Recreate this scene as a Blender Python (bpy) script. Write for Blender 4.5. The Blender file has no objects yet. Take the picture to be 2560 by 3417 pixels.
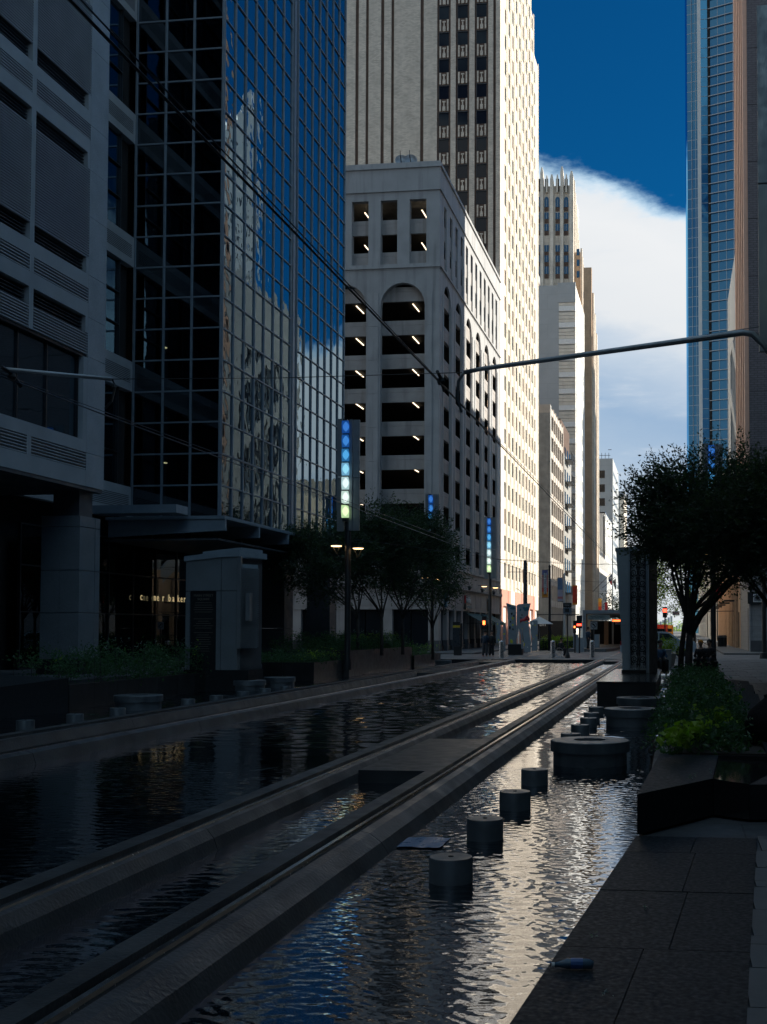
import bpy, bmesh, math, random
from mathutils import Vector
R = math.radians
random.seed(7)
scene = bpy.context.scene
# ---------------------------------------------------------------- camera
F, CX, HOR, PIT, VX, EYE = 3850.0, 1768.0, 2097.0, R(2.1), 2262.0, 1.85
CY = HOR - F*math.tan(PIT)
YAW = math.atan((VX-CX)*math.cos(PIT)/F)
cam_d = bpy.data.cameras.new('camera'); cam = bpy.data.objects.new('camera', cam_d)
scene.collection.objects.link(cam); scene.camera = cam
cam.location = (0, 0, EYE); cam.rotation_euler = (R(90)+PIT, 0, YAW)
cam_d.sensor_fit = 'VERTICAL'; cam_d.sensor_height = 36.0; cam_d.lens = F/3417*36
cam_d.shift_x = (1280-CX)/3417; cam_d.shift_y = (CY-1708.5)/3417
cam_d.clip_start = 0.1; cam_d.clip_end = 5000
# ---------------------------------------------------------------- light
SUN_EL, SUN_AZ = R(32), R(12)      # azimuth counted from +X towards +Y
world = bpy.data.worlds.new('World'); scene.world = world; world.use_nodes = True
wn = world.node_tree; wn.nodes.clear(); WL = wn.links.new
def wnode(t, **k):
    n = wn.nodes.new(t)
    for a, b in k.items(): setattr(n, a, b)
    return n
sky = wnode('ShaderNodeTexSky', sky_type='NISHITA', sun_disc=False, sun_elevation=SUN_EL, sun_rotation=R(90)-SUN_AZ, air_density=1.0, dust_density=0.2, ozone_density=4.0)
tint = wnode('ShaderNodeMix', data_type='RGBA', blend_type='MULTIPLY'); tint.inputs[0].default_value = 1.0
tint.inputs[7].default_value = (0.03, 0.60, 1.0, 1)
WL(sky.outputs[0], tint.inputs[6])
geo = wnode('ShaderNodeTexCoord'); sep = wnode('ShaderNodeSeparateXYZ'); WL(geo.outputs['Generated'], sep.inputs[0])
def wmath(op, a, b=None, c=None):
    n = wnode('ShaderNodeMath', operation=op)
    for i, v in enumerate((a, b, c)):
        if v is None: continue
        if isinstance(v, (int, float)): n.inputs[i].default_value = v
        else: WL(v, n.inputs[i])
    return n.outputs[0]
def wnoise(scale, detail, sx=1.0, sz=1.0):
    mp = wnode('ShaderNodeMapping'); mp.inputs['Scale'].default_value = (sx, sx, sz); WL(geo.outputs['Generated'], mp.inputs[0])
    n = wnode('ShaderNodeTexNoise'); n.inputs['Scale'].default_value = scale; n.inputs['Detail'].default_value = detail
    n.inputs['Roughness'].default_value = .6; WL(mp.outputs[0], n.inputs[0]); return n.outputs[0]
big = wnoise(3.0, 5, 1, 2.2); fine = wnoise(14, 8, 1, 2.5)
e = wmath('ADD', wmath('MULTIPLY', wmath('SUBTRACT', big, .5), .035), wmath('MULTIPLY', wmath('SUBTRACT', fine, .5), .05))
zz = wmath('ADD', wmath('ADD', sep.outputs[2], e), wmath('MULTIPLY', sep.outputs[0], .36))
mask = wnode('ShaderNodeMapRange', interpolation_type='SMOOTHSTEP'); mask.clamp = True
mask.inputs[1].default_value = .350; mask.inputs[2].default_value = .326; WL(zz, mask.inputs[0])
ramp = wnode('ShaderNodeValToRGB'); WL(zz, ramp.inputs[0])
els = ramp.color_ramp.elements
els[0].position = 0.0; els[0].color = (.80, .84, .88, 1); els[1].position = 1.0; els[1].color = (.9, .93, .97, 1)
for p, c in ((.05, (.76, .82, .88)), (.11, (.48, .61, .76)), (.17, (.35, .50, .70)), (.225, (.60, .70, .82)), (.25, (.84, .87, .90)), (.31, (.90, .92, .94)), (.335, (.84, .88, .92))):
    x_ = els.new(p); x_.color = c + (1,)
streak = wnoise(9, 6, 1, 5)
st2 = wnode('ShaderNodeMix', data_type='RGBA', blend_type='MIX'); st2.inputs[7].default_value = (.80, .85, .90, 1)
WL(wmath('MULTIPLY', wmath('GREATER_THAN', streak, .99), 0.0), st2.inputs[0])
stm = wnode('ShaderNodeMapRange', interpolation_type='SMOOTHSTEP'); stm.inputs[1].default_value = .5; stm.inputs[2].default_value = .75; stm.inputs[4].default_value = .5
WL(streak, stm.inputs[0]); WL(stm.outputs[0], st2.inputs[0]); WL(ramp.outputs[0], st2.inputs[6])
bg1 = wnode('ShaderNodeBackground'); bg1.inputs[1].default_value = 0.040; WL(tint.outputs[2], bg1.inputs[0])
bg2 = wnode('ShaderNodeBackground'); bg2.inputs[1].default_value = 0.53; WL(st2.outputs[2], bg2.inputs[0])
# broken cloud added out of view, overhead and behind the camera, as shadow fill
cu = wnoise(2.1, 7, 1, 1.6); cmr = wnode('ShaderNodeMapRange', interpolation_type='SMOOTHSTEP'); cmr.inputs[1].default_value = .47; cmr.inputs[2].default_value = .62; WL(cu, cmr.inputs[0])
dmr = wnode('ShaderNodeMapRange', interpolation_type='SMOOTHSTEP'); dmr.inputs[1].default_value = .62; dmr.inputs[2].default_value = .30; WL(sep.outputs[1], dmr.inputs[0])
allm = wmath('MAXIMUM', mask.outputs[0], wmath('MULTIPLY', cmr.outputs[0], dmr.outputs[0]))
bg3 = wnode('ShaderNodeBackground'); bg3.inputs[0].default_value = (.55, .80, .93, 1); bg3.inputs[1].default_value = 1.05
mixc = wnode('ShaderNodeMixShader'); WL(mask.outputs[0], mixc.inputs[0])
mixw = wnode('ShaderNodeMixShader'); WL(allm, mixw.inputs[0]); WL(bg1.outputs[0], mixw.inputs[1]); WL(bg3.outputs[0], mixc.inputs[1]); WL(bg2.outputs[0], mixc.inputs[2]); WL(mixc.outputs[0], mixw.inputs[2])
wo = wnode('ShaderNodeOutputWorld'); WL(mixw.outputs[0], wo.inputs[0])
sd = bpy.data.lights.new('sun', 'SUN'); sd.energy = 5.0; sd.angle = R(.5); sd.color = (1, .92, .79)
sun = bpy.data.objects.new('sun', sd); scene.collection.objects.link(sun)
sdir = Vector((math.cos(SUN_EL)*math.cos(SUN_AZ), math.cos(SUN_EL)*math.sin(SUN_AZ), math.sin(SUN_EL)))
sun.rotation_euler = sdir.to_track_quat('Z', 'Y').to_euler()
vs = scene.view_settings; vs.view_transform = 'Standard'; vs.look = 'None'; vs.exposure = 0.85; vs.gamma = 1.0; vs.use_curve_mapping = False

# ---------------------------------------------------------------- helpers
_f = Vector((-math.sin(YAW)*math.cos(PIT), math.cos(YAW)*math.cos(PIT), math.sin(PIT)))
_r = Vector((math.cos(YAW), math.sin(YAW), 0)); _u = _r.cross(_f)
_C = Vector((0, 0, EYE))
def ray(x, y): return _f*F + _r*(x-CX) + _u*(CY-y)
def onz(x, y, z=0.0): r = ray(x, y); return _C + r*((z-EYE)/r.z)
def onY(x, y, Y): r = ray(x, y); return _C + r*(Y/r.y)
def onX(x, y, X): r = ray(x, y); return _C + r*(X/r.x)

class MB:
    def __init__(s): s.v = []; s.f = []
    def box(s, x0, x1, y0, y1, z0, z1):
        b = len(s.v)
        s.v += [(x0,y0,z0),(x1,y0,z0),(x1,y1,z0),(x0,y1,z0),(x0,y0,z1),(x1,y0,z1),(x1,y1,z1),(x0,y1,z1)]
        s.f += [tuple(b+i for i in q) for q in ((3,2,1,0),(4,5,6,7),(0,1,5,4),(1,2,6,5),(2,3,7,6),(3,0,4,7))]
        return s
    def quad(s, *p):
        b = len(s.v); s.v += [tuple(q) for q in p]; s.f.append(tuple(range(b, b+len(p)))); return s
    def prism(s, poly, z0, z1, top=None):
        n = len(poly); b = len(s.v); top = top or poly
        z0s = z0 if isinstance(z0, (list, tuple)) else [z0]*n
        z1s = z1 if isinstance(z1, (list, tuple)) else [z1]*n
        s.v += [(p[0], p[1], z) for p, z in zip(poly, z0s)] + [(p[0], p[1], z) for p, z in zip(top, z1s)]
        s.f.append(tuple(b+i for i in reversed(range(n)))); s.f.append(tuple(b+n+i for i in range(n)))
        for i in range(n):
            j = (i+1) % n; s.f.append((b+i, b+j, b+n+j, b+n+i))
        return s
    def extY(s, prof, y0, y1):          # profile of (x, z) drawn along Y
        n = len(prof); b = len(s.v)
        s.v += [(p[0], y0, p[1]) for p in prof] + [(p[0], y1, p[1]) for p in prof]
        s.f.append(tuple(b+i for i in range(n))); s.f.append(tuple(b+n+i for i in reversed(range(n))))
        for i in range(n):
            j = (i+1) % n; s.f.append((b+j, b+i, b+n+i, b+n+j))
        return s
    def lathe(s, cx, cy, prof, n=24, cap=True):
        b = len(s.v); m = len(prof)
        for r, z in prof:
            s.v += [(cx+r*math.cos(2*math.pi*k/n), cy+r*math.sin(2*math.pi*k/n), z) for k in range(n)]
        for i in range(m-1):
            for k in range(n):
                l = (k+1) % n; s.f.append((b+i*n+k, b+i*n+l, b+(i+1)*n+l, b+(i+1)*n+k))
        if cap:
            s.f.append(tuple(b+k for k in reversed(range(n)))); s.f.append(tuple(b+(m-1)*n+k for k in range(n)))
        return s
    def tube(s, pts, r, n=8):
        pts = [Vector(p) for p in pts]; b = len(s.v); m = len(pts)
        rs = r if isinstance(r, (list, tuple)) else [r]*m
        for i, p in enumerate(pts):
            t = (pts[min(i+1, m-1)] - pts[max(i-1, 0)]).normalized()
            a = t.cross(Vector((0, 0, 1)) if abs(t.z) < .9 else Vector((1, 0, 0))).normalized(); c = t.cross(a)
            s.v += [tuple(p + (a*math.cos(2*math.pi*k/n) + c*math.sin(2*math.pi*k/n))*rs[i]) for k in range(n)]
        for i in range(m-1):
            for k in range(n):
                l = (k+1) % n; s.f.append((b+i*n+k, b+i*n+l, b+(i+1)*n+l, b+(i+1)*n+k))
        s.f.append(tuple(b+k for k in reversed(range(n)))); s.f.append(tuple(b+(m-1)*n+k for k in range(n)))
        return s
    def mesh(s, name, mat, off=(0, 0, 0), smooth=False):
        me = bpy.data.meshes.new(name)
        o = off; me.from_pydata([(v[0]-o[0], v[1]-o[1], v[2]-o[2]) for v in s.v], [], s.f)
        if mat: me.materials.append(mat)
        if smooth: me.polygons.foreach_set('use_smooth', [True]*len(me.polygons)); me.update()
        return me
    def build(s, name, mat, parent=None, smooth=False, sharp=None, **kw):
        off = wloc(parent) if parent else (0, 0, 0)
        me = s.mesh(name, mat, off, smooth)
        if smooth and sharp is not None:
            me.set_sharp_from_angle(angle=R(sharp))
        return link(name, me, parent, (0, 0, 0), **kw)
COL = scene.collection.objects
WLOC = {}
def wloc(o): return WLOC.get(o.name, (0, 0, 0))
def link(name, data, parent=None, loc=(0, 0, 0), rot=None, scale=None, label=None, cat=None, group=None, kind=None):
    o = bpy.data.objects.new(name, data); COL.link(o)
    o.location = loc
    if rot: o.rotation_euler = rot
    if scale: o.scale = scale
    if parent:
        o.parent = parent; p = wloc(parent); WLOC[o.name] = tuple(p[i]+loc[i] for i in range(3))
    else: WLOC[o.name] = tuple(loc)
    if label: o['label'] = label
    if cat: o['category'] = cat
    if group: o['group'] = group
    if kind: o['kind'] = kind
    return o
def thing(name, label, cat, loc=(0, 0, 0), group=None): return link(name, None, None, loc, label=label, cat=cat, group=group)
def copy_tree(o, parent=None, loc=None, label=None):
    c = o.copy(); COL.link(c)
    if parent: c.parent = parent
    if loc is not None: c.location = loc; WLOC[c.name] = tuple(loc)
    if label: c['label'] = label
    for ch in list(o.children): copy_tree(ch, c)
    return c
# batches of alike boxy parts: nearest 280 become objects, the rest one stuff part
BATCH = {}
def addp(root, name, mat, box): BATCH.setdefault((root.name, name, mat.name), []).append(box)
_cube = {}
def cubemesh(dims, mat, name):
    k = (round(dims[0], 3), round(dims[1], 3), round(dims[2], 3), mat.name)
    if k not in _cube:
        a, b, c = dims[0]/2, dims[1]/2, dims[2]/2
        _cube[k] = MB().box(-a, a, -b, b, -c, c).mesh(name, mat)
    return _cube[k]
def flush():
    for (rn, name, mn), L in BATCH.items():
        root = bpy.data.objects[rn]; mat = bpy.data.materials[mn]; p = wloc(root)
        L.sort(key=lambda b: ((b[0]+b[1])/2)**2 + ((b[2]+b[3])/2)**2 + ((b[4]+b[5])/2)**2)
        n0 = sum(1 for c in root.children if c.name.split('.')[0] == name)
        lim = max(0, 290-n0)
        for b in L[:lim]:
            c = ((b[0]+b[1])/2-p[0], (b[2]+b[3])/2-p[1], (b[4]+b[5])/2-p[2])
            link(name, cubemesh((abs(b[1]-b[0]), abs(b[3]-b[2]), abs(b[5]-b[4])), mat, name), root, c)
        if len(L) > lim:
            m = MB()
            for b in L[lim:]: m.box(*b)
            m.build(name, mat, root, kind='stuff')
    BATCH.clear()
# face boxes: X faces +X, x faces -X, Y faces -Y; d counts inward from the plane
def fb(face, P, u0, u1, z0, z1, d0, d1):
    if face == 'X': return (P-d1, P-d0, u0, u1, z0, z1)
    if face == 'x': return (P+d0, P+d1, u0, u1, z0, z1)
    return (u0, u1, P+d0, P+d1, z0, z1)
# ---------------------------------------------------------------- materials
MATS = {}
def mat(name, col, rough=.7, metal=0.0, var=.12, scale=3.0, bump=0.0, spec=.5, streaks=0.0, speck=0.0, joints=None, ior=None, emit=None, estr=0.0, bscale=None):
    m = bpy.data.materials.new(name); m.use_nodes = True; MATS[name] = m
    nt = m.node_tree; N = nt.nodes; L = nt.links.new; p = N['Principled BSDF']
    p.inputs['Roughness'].default_value = rough; p.inputs['Metallic'].default_value = metal
    p.inputs['Specular IOR Level'].default_value = spec
    if ior: p.inputs['IOR'].default_value = ior
    g = N.new('ShaderNodeNewGeometry')
    def noise(sc, det=4, vec=None, stretch=None):
        n = N.new('ShaderNodeTexNoise'); n.inputs['Scale'].default_value = sc; n.inputs['Detail'].default_value = det
        if stretch:
            mp = N.new('ShaderNodeMapping'); mp.inputs['Scale'].default_value = stretch; L(g.outputs['Position'], mp.inputs[0]); L(mp.outputs[0], n.inputs[0])
        else: L(g.outputs['Position'], n.inputs[0])
        return n.outputs[0]
    def mixc(fac, a, b, mode='MIX'):
        n = N.new('ShaderNodeMix'); n.data_type = 'RGBA'; n.blend_type = mode
        if isinstance(fac, float): n.inputs[0].default_value = fac
        else: L(fac, n.inputs[0])
        for i, v in ((6, a), (7, b)):
            if isinstance(v, tuple): n.inputs[i].default_value = v
            else: L(v, n.inputs[i])
        return n.outputs[2]
    def mr(src, a, b, c, d):
        n = N.new('ShaderNodeMapRange'); L(src, n.inputs[0])
        for i, v in enumerate((a, b, c, d)): n.inputs[i+1].default_value = v
        return n.outputs[0]
    c0 = tuple(max(0, c*(1-var)) for c in col) + (1,); c1 = tuple(min(1, c*(1+var)) for c in col) + (1,)
    out = mixc(mr(noise(scale, 6), .3, .7, 0, 1), c0, c1)
    if streaks:
        out = mixc(mr(noise(1.0, 5, stretch=(2.2, 2.2, .18)), .52, .72, 0, streaks), out, tuple(c*.35 for c in col)+(1,))
    if speck:
        out = mixc(mr(noise(90.0, 2), .56, .64, 0, speck), out, tuple(min(1, c*2.6) for c in col)+(1,))
        out = mixc(mr(noise(60.0, 2), .58, .66, 0, speck), out, tuple(c*.3 for c in col)+(1,))
    if joints:
        (bw, bh, jt, axes, dark, c2) = joints
        sx = N.new('ShaderNodeSeparateXYZ'); L(g.outputs['Position'], sx.inputs[0]); cb = N.new('ShaderNodeCombineXYZ')
        for i, a in enumerate(axes):
            if a == 's':
                ad = N.new('ShaderNodeMath'); ad.operation = 'ADD'; L(sx.outputs[0], ad.inputs[0]); L(sx.outputs[1], ad.inputs[1]); L(ad.outputs[0], cb.inputs[i])
            else: L(sx.outputs['xyz'.index(a)], cb.inputs[i])
        b = N.new('ShaderNodeTexBrick'); L(cb.outputs[0], b.inputs[0]); b.inputs['Scale'].default_value = 1.0
        b.inputs['Brick Width'].default_value = bw; b.inputs['Row Height'].default_value = bh; b.inputs['Mortar Size'].default_value = jt; b.inputs['Mortar Smooth'].default_value = .1
        b.inputs['Color1'].default_value = (1, 1, 1, 1); b.inputs['Color2'].default_value = (c2, c2, c2, 1); b.inputs['Mortar'].default_value = (dark, dark, dark, 1); b.inputs['Bias'].default_value = -.3
        out = mixc(1.0, out, b.outputs[0], 'MULTIPLY')
    L(out, p.inputs['Base Color'])
    if rough < .65:
        L(mr(noise(scale*2.3, 3), .3, .7, max(0.02, rough*.8), min(1, rough*1.25)), p.inputs['Roughness'])
    if bump:
        bn = N.new('ShaderNodeBump'); bn.inputs['Strength'].default_value = min(1, bump); bn.inputs['Distance'].default_value = .02*max(1, bump)
        L(noise(bscale or scale*8, 5), bn.inputs['Height']); L(bn.outputs[0], p.inputs['Normal'])
    if emit:
        p.inputs['Emission Color'].default_value = emit+(1,); p.inputs['Emission Strength'].default_value = estr
    return m
def glassmat(name, tint, refl, thru=0.0, wave=.0, wscale=.5, rough=.015, base=(.01, .014, .02)):
    """coated window glass: mirror share that grows towards grazing, rest dark interior or see-through"""
    m = bpy.data.materials.new(name); m.use_nodes = True; nt = m.node_tree; N = nt.nodes; L = nt.links.new; N.clear()
    g = N.new('ShaderNodeNewGeometry'); lw = N.new('ShaderNodeFresnel'); lw.inputs[0].default_value = 1.5
    r = N.new('ShaderNodeMapRange'); r.inputs[3].default_value = refl; L(lw.outputs[0], r.inputs[0])
    gl = N.new('ShaderNodeBsdfGlossy'); gl.inputs['Color'].default_value = tint+(1,); gl.inputs['Roughness'].default_value = rough
    if thru:
        lo = N.new('ShaderNodeBsdfTransparent'); lo.inputs[0].default_value = tuple(thru*c for c in (.7, .9, 1))+(1,)
    else:
        lo = N.new('ShaderNodeBsdfDiffuse'); lo.inputs[0].default_value = base+(1,)
    mx = N.new('ShaderNodeMixShader'); L(r.outputs[0], mx.inputs[0]); L(lo.outputs[0], mx.inputs[1]); L(gl.outputs[0], mx.inputs[2])
    if wave:
        n = N.new('ShaderNodeTexNoise'); n.inputs['Scale'].default_value = wscale; n.inputs['Detail'].default_value = 2.0; L(g.outputs['Position'], n.inputs[0])
        b = N.new('ShaderNodeBump'); b.inputs['Strength'].default_value = 1.0; b.inputs['Distance'].default_value = wave; L(n.outputs[0], b.inputs['Height'])
        L(b.outputs[0], gl.inputs['Normal'])
    o = N.new('ShaderNodeOutputMaterial'); L(mx.outputs[0], o.inputs[0]); return m
def emitmat(name, col, s):
    m = bpy.data.materials.new(name); m.use_nodes = True; p = m.node_tree.nodes['Principled BSDF']
    p.inputs['Base Color'].default_value = tuple(min(.8, c) for c in col)+(1,); p.inputs['Emission Color'].default_value = col+(1,); p.inputs['Emission Strength'].default_value = s
    return m
m_conc = mat('concrete', (.30, .30, .29), .8, var=.18, scale=1.2, bump=.3, streaks=.35)
m_garage = mat('painted_concrete', (.38, .385, .39), .75, var=.10, scale=.8, streaks=.40, bump=.15)
m_spandrel = mat('precast_concrete', (.36, .34, .325), .8, var=.12, scale=1.0, streaks=.45, bump=.2)
m_int = mat('dark_interior', (.018, .018, .019), .9)
m_warmlit = mat('warm_lit_interior', (.36, .25, .17), .8)  # brown colour stands in for warm-lit garage ceilings and inner walls
m_curb = mat('worn_wet_concrete', (.055, .058, .06), .45, var=.5, scale=1.3, bump=.35, bscale=30, streaks=.0)
m_rail = mat('rail_steel', (.55, .54, .52), .22, metal=1.0, var=.15, scale=8)
m_rubber = mat('rubber_groove', (.02, .02, .02), .6)
m_pave = mat('grey_pavers', (.07, .077, .085), .6, var=.2, scale=1.5, bump=.3, joints=(1.1, .8, .008, 'xyz', .35, .85))
m_walk = mat('sidewalk_concrete', (.115, .12, .125), .65, var=.2, scale=.8, bump=.3, joints=(1.6, 1.6, .012, 'xyz', .45, .9))
m_street = mat('street_pavers', (.17, .165, .165), .6, var=.25, scale=.6, bump=.4, joints=(.4, .2, .02, 'xyz', .5, .7))
m_black = mat('black_granite', (.015, .018, .021), .6, var=.2, scale=14, speck=.2, bump=.05, spec=.22)
m_blackwall = mat('black_granite_wall', (.02, .021, .022), .35, var=.5, scale=2, speck=.1, streaks=.3)
m_pgran = mat('pale_granite', (.36, .38, .40), .6, var=.12, scale=1.2, speck=.3)
m_granite = mat('shade_toned_granite', (.17, .19, .205), .5, var=.12, scale=1.2, speck=.45)  # pillar stone darkened in colour for the shade under the overhang
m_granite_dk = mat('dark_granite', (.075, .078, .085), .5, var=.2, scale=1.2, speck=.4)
m_rib = mat('ribbed_precast', (.40, .41, .42), .7, var=.1, scale=1)
m_metal = mat('grey_metal', (.30, .32, .34), .4, metal=.6, var=.1, scale=3)
m_steel = mat('stainless_steel', (.55, .55, .56), .28, metal=1.0, var=.08, scale=6)
m_ring = mat('fountain_metal', (.12, .14, .155), .42, metal=.35, var=.3, scale=3, bump=.1, streaks=.6)
m_dkmetal = mat('dark_metal', (.035, .038, .042), .4, metal=.4)
m_canopy = mat('canopy_paint', (.26, .31, .35), .5, var=.08)
m_mull = mat('mullion_aluminium', (.28, .32, .36), .45, metal=.3, var=.1)
m_louv = mat('pale_louvre', (.40, .43, .46), .6, var=.06)
m_white = mat('white_paint', (.75, .75, .73), .6, var=.06)
m_cream = mat('cream_stone', (.68, .62, .53), .7, var=.1, scale=.8, streaks=.12)
m_creamb = mat('cream_brick', (.62, .55, .46), .8, var=.12, scale=1.0, joints=(.32, .105, .016, 'szx', .62, .62))
m_brownb = mat('brown_brick', (.12, .075, .055), .8, var=.2, joints=(.32, .105, .016, 'szx', .6, .7))
m_pink = mat('pink_granite', (.55, .28, .22), .6, var=.1)
m_greyb = mat('grey_render', (.38, .40, .41), .8, var=.05, scale=.5, joints=(4.0, 2.7, .03, 'szx', .85, .97))
m_tanb = mat('tan_brick', (.42, .29, .19), .8, var=.12, scale=.6, joints=(.6, .2, .02, 'szx', .8, .85))
m_tan = mat('tan_render', (.58, .38, .24), .8, var=.1)
m_deco = mat('limestone', (.60, .54, .46), .8, var=.16, scale=.5, streaks=.5, joints=(1.6, .9, .03, 'szx', .75, .92))
m_brick_r = mat('purple_grey_brick', (.17, .15, .16), .8, var=.12, joints=(.5, .17, .025, 'szx', .6, .8))
m_salmon = mat('salmon_fin', (.72, .42, .30), .6, var=.06)
m_stone_r = mat('pale_limestone', (.30, .30, .30), .7, var=.1, joints=(.9, .4, .012, 'szx', .75, .9))
m_blindwin = mat('window_with_blind', (.15, .11, .085), .5)
m_darkwin = glassmat('dark_tower_glass', (.35, .40, .45), .0, base=(.010, .010, .012))
m_win = glassmat('window_glass', (.75, .85, .95), .05, base=(.012, .016, .02))
m_blind = mat('blind', (.25, .2, .15), .7)
m_mirror = glassmat('blue_mirror_glass', (.34, .44, .50), .6, wave=.010, wscale=.75, base=(.006, .012, .022))
m_mirror2 = glassmat('blue_tower_glass', (.20, .55, .85), .12, wave=.05, wscale=.12, base=(.008, .05, .12))
m_clear = glassmat('lobby_glass', (.8, .9, 1), .08, thru=.42)
m_rwin = glassmat('teal_curtain_window', (.6, .75, .85), .12, base=(.018, .028, .034), wave=.01, wscale=.6)
m_lampwarm = emitmat('warm_lamp', (1, .62, .28), 2.6)
m_lampwhite = emitmat('white_lamp', (1, .80, .55), 1.6)
m_green = mat('awning_green', (.02, .06, .05), .7)
m_soil = mat('soil', (.03, .025, .02), .9)
def leafmat(name, c, tr=.15):
    m = mat(name, c, .5, var=.55, scale=5); nt = m.node_tree; N = nt.nodes; p = N['Principled BSDF']
    t = N.new('ShaderNodeBsdfTranslucent'); src = p.inputs['Base Color'].links[0].from_socket
    g = N.new('ShaderNodeMix'); g.data_type = 'RGBA'; g.blend_type = 'MULTIPLY'; g.inputs[0].default_value = 1; nt.links.new(src, g.inputs[6]); g.inputs[7].default_value = (1.5, 2.2, .5, 1)
    nt.links.new(g.outputs[2], t.inputs[0]); a = N.new('ShaderNodeMixShader'); a.inputs[0].default_value = .35
    nt.links.new(p.outputs[0], a.inputs[1]); nt.links.new(t.outputs[0], a.inputs[2]); nt.links.new(a.outputs[0], N['Material Output'].inputs[0])
    return m
m_leaf = leafmat('tree_leaf', (.04, .06, .04)); m_leaf2 = leafmat('planter_leaf', (.045, .10, .05)); m_lime = leafmat('lime_leaf', (.20, .28, .03)); m_hedge = leafmat('hedge_leaf', (.22, .28, .03))
m_flower = leafmat('small_flowers', (.25, .28, .36))
m_bark = mat('bark', (.06, .05, .045), .85, var=.4, scale=6, bump=1.0)
# water
def watermat():
    """shallow ruffled water over black stone: calm in the foreground, wind-ruffled in the open middle pool"""
    m = bpy.data.materials.new('pool_water'); m.use_nodes = True; nt = m.node_tree; N = nt.nodes; L = nt.links.new; N.clear()
    g = N.new('ShaderNodeNewGeometry')
    def ns(sc, st, det=2, dist=0):
        mp = N.new('ShaderNodeMapping'); mp.inputs['Scale'].default_value = st; L(g.outputs['Position'], mp.inputs[0])
        n = N.new('ShaderNodeTexNoise'); n.inputs['Scale'].default_value = sc; n.inputs['Detail'].default_value = det; n.inputs['Distortion'].default_value = dist; L(mp.outputs[0], n.inputs[0]); return n.outputs[0]
    def mth(op, a, b, c=None):
        n = N.new('ShaderNodeMath'); n.operation = op
        for i, v in enumerate((a, b, c)):
            if v is None: continue
            if isinstance(v, (int, float)): n.inputs[i].default_value = v
            else: L(v, n.inputs[i])
        return n.outputs[0]
    def mr(src, a, b, c, d):
        n = N.new('ShaderNodeMapRange'); L(src, n.inputs[0])
        for i, v in enumerate((a, b, c, d)): n.inputs[i+1].default_value = v
        return n.outputs[0]
    calm = mth('MULTIPLY_ADD', ns(32, (.5, 1, 1), 2, .3), .30, ns(12, (.42, 1, 1), 2, .6))
    ruff = mth('MULTIPLY_ADD', ns(22, (.8, 1, 1), 2, .3), .5, ns(7, (.8, 1, 1), 3, .5))
    patch = mr(ns(.55, (1, 1, 1), 3, .3), .38, .62, .55, 1.25)
    sx = N.new('ShaderNodeSeparateXYZ'); L(g.outputs['Position'], sx.inputs[0])
    far = mr(sx.outputs[1], 16, 36, 0, 1)
    h = mth('ADD', mth('MULTIPLY', mth('MULTIPLY', calm, .0020), patch), mth('MULTIPLY', mth('MULTIPLY', ruff, .0035), far))
    bn = N.new('ShaderNodeBump'); bn.inputs['Strength'].default_value = 1.0; bn.inputs['Distance'].default_value = 1.0; L(h, bn.inputs['Height'])
    fr = N.new('ShaderNodeFresnel'); fr.inputs[0].default_value = 1.5
    gl = N.new('ShaderNodeBsdfGlossy'); gl.inputs['Roughness'].default_value = .03; gl.inputs['Color'].default_value = (.97, .97, 1, 1); L(bn.outputs[0], gl.inputs['Normal'])
    df = N.new('ShaderNodeBsdfDiffuse'); df.inputs[0].default_value = (.004, .008, .011, 1)
    mx = N.new('ShaderNodeMixShader'); L(mr(fr.outputs[0], 0, .8, .16, 1.0), mx.inputs[0]); L(df.outputs[0], mx.inputs[1]); L(gl.outputs[0], mx.inputs[2])
    o = N.new('ShaderNodeOutputMaterial'); L(mx.outputs[0], o.inputs[0]); return m
m_water = watermat()
def text(body, size, mat_, parent, loc, rot, name='lettering', extrude=.01, spacing=1.0, align='CENTER'):
    cu = bpy.data.curves.new('t', 'FONT'); cu.body = body; cu.size = size; cu.extrude = extrude; cu.align_x = align; cu.space_character = spacing; cu.resolution_u = 3
    to = bpy.data.objects.new('t', cu); me = bpy.data.meshes.new_from_object(to); bpy.data.objects.remove(to)
    me.name = name; me.materials.clear(); me.materials.append(mat_)
    p = wloc(parent); return link(name, me, parent, tuple(loc[i]-p[i] for i in range(3)), rot)
FX, FXm, FY = (R(90), 0, R(90)), (R(90), 0, R(-90)), (R(90), 0, 0)
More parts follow.
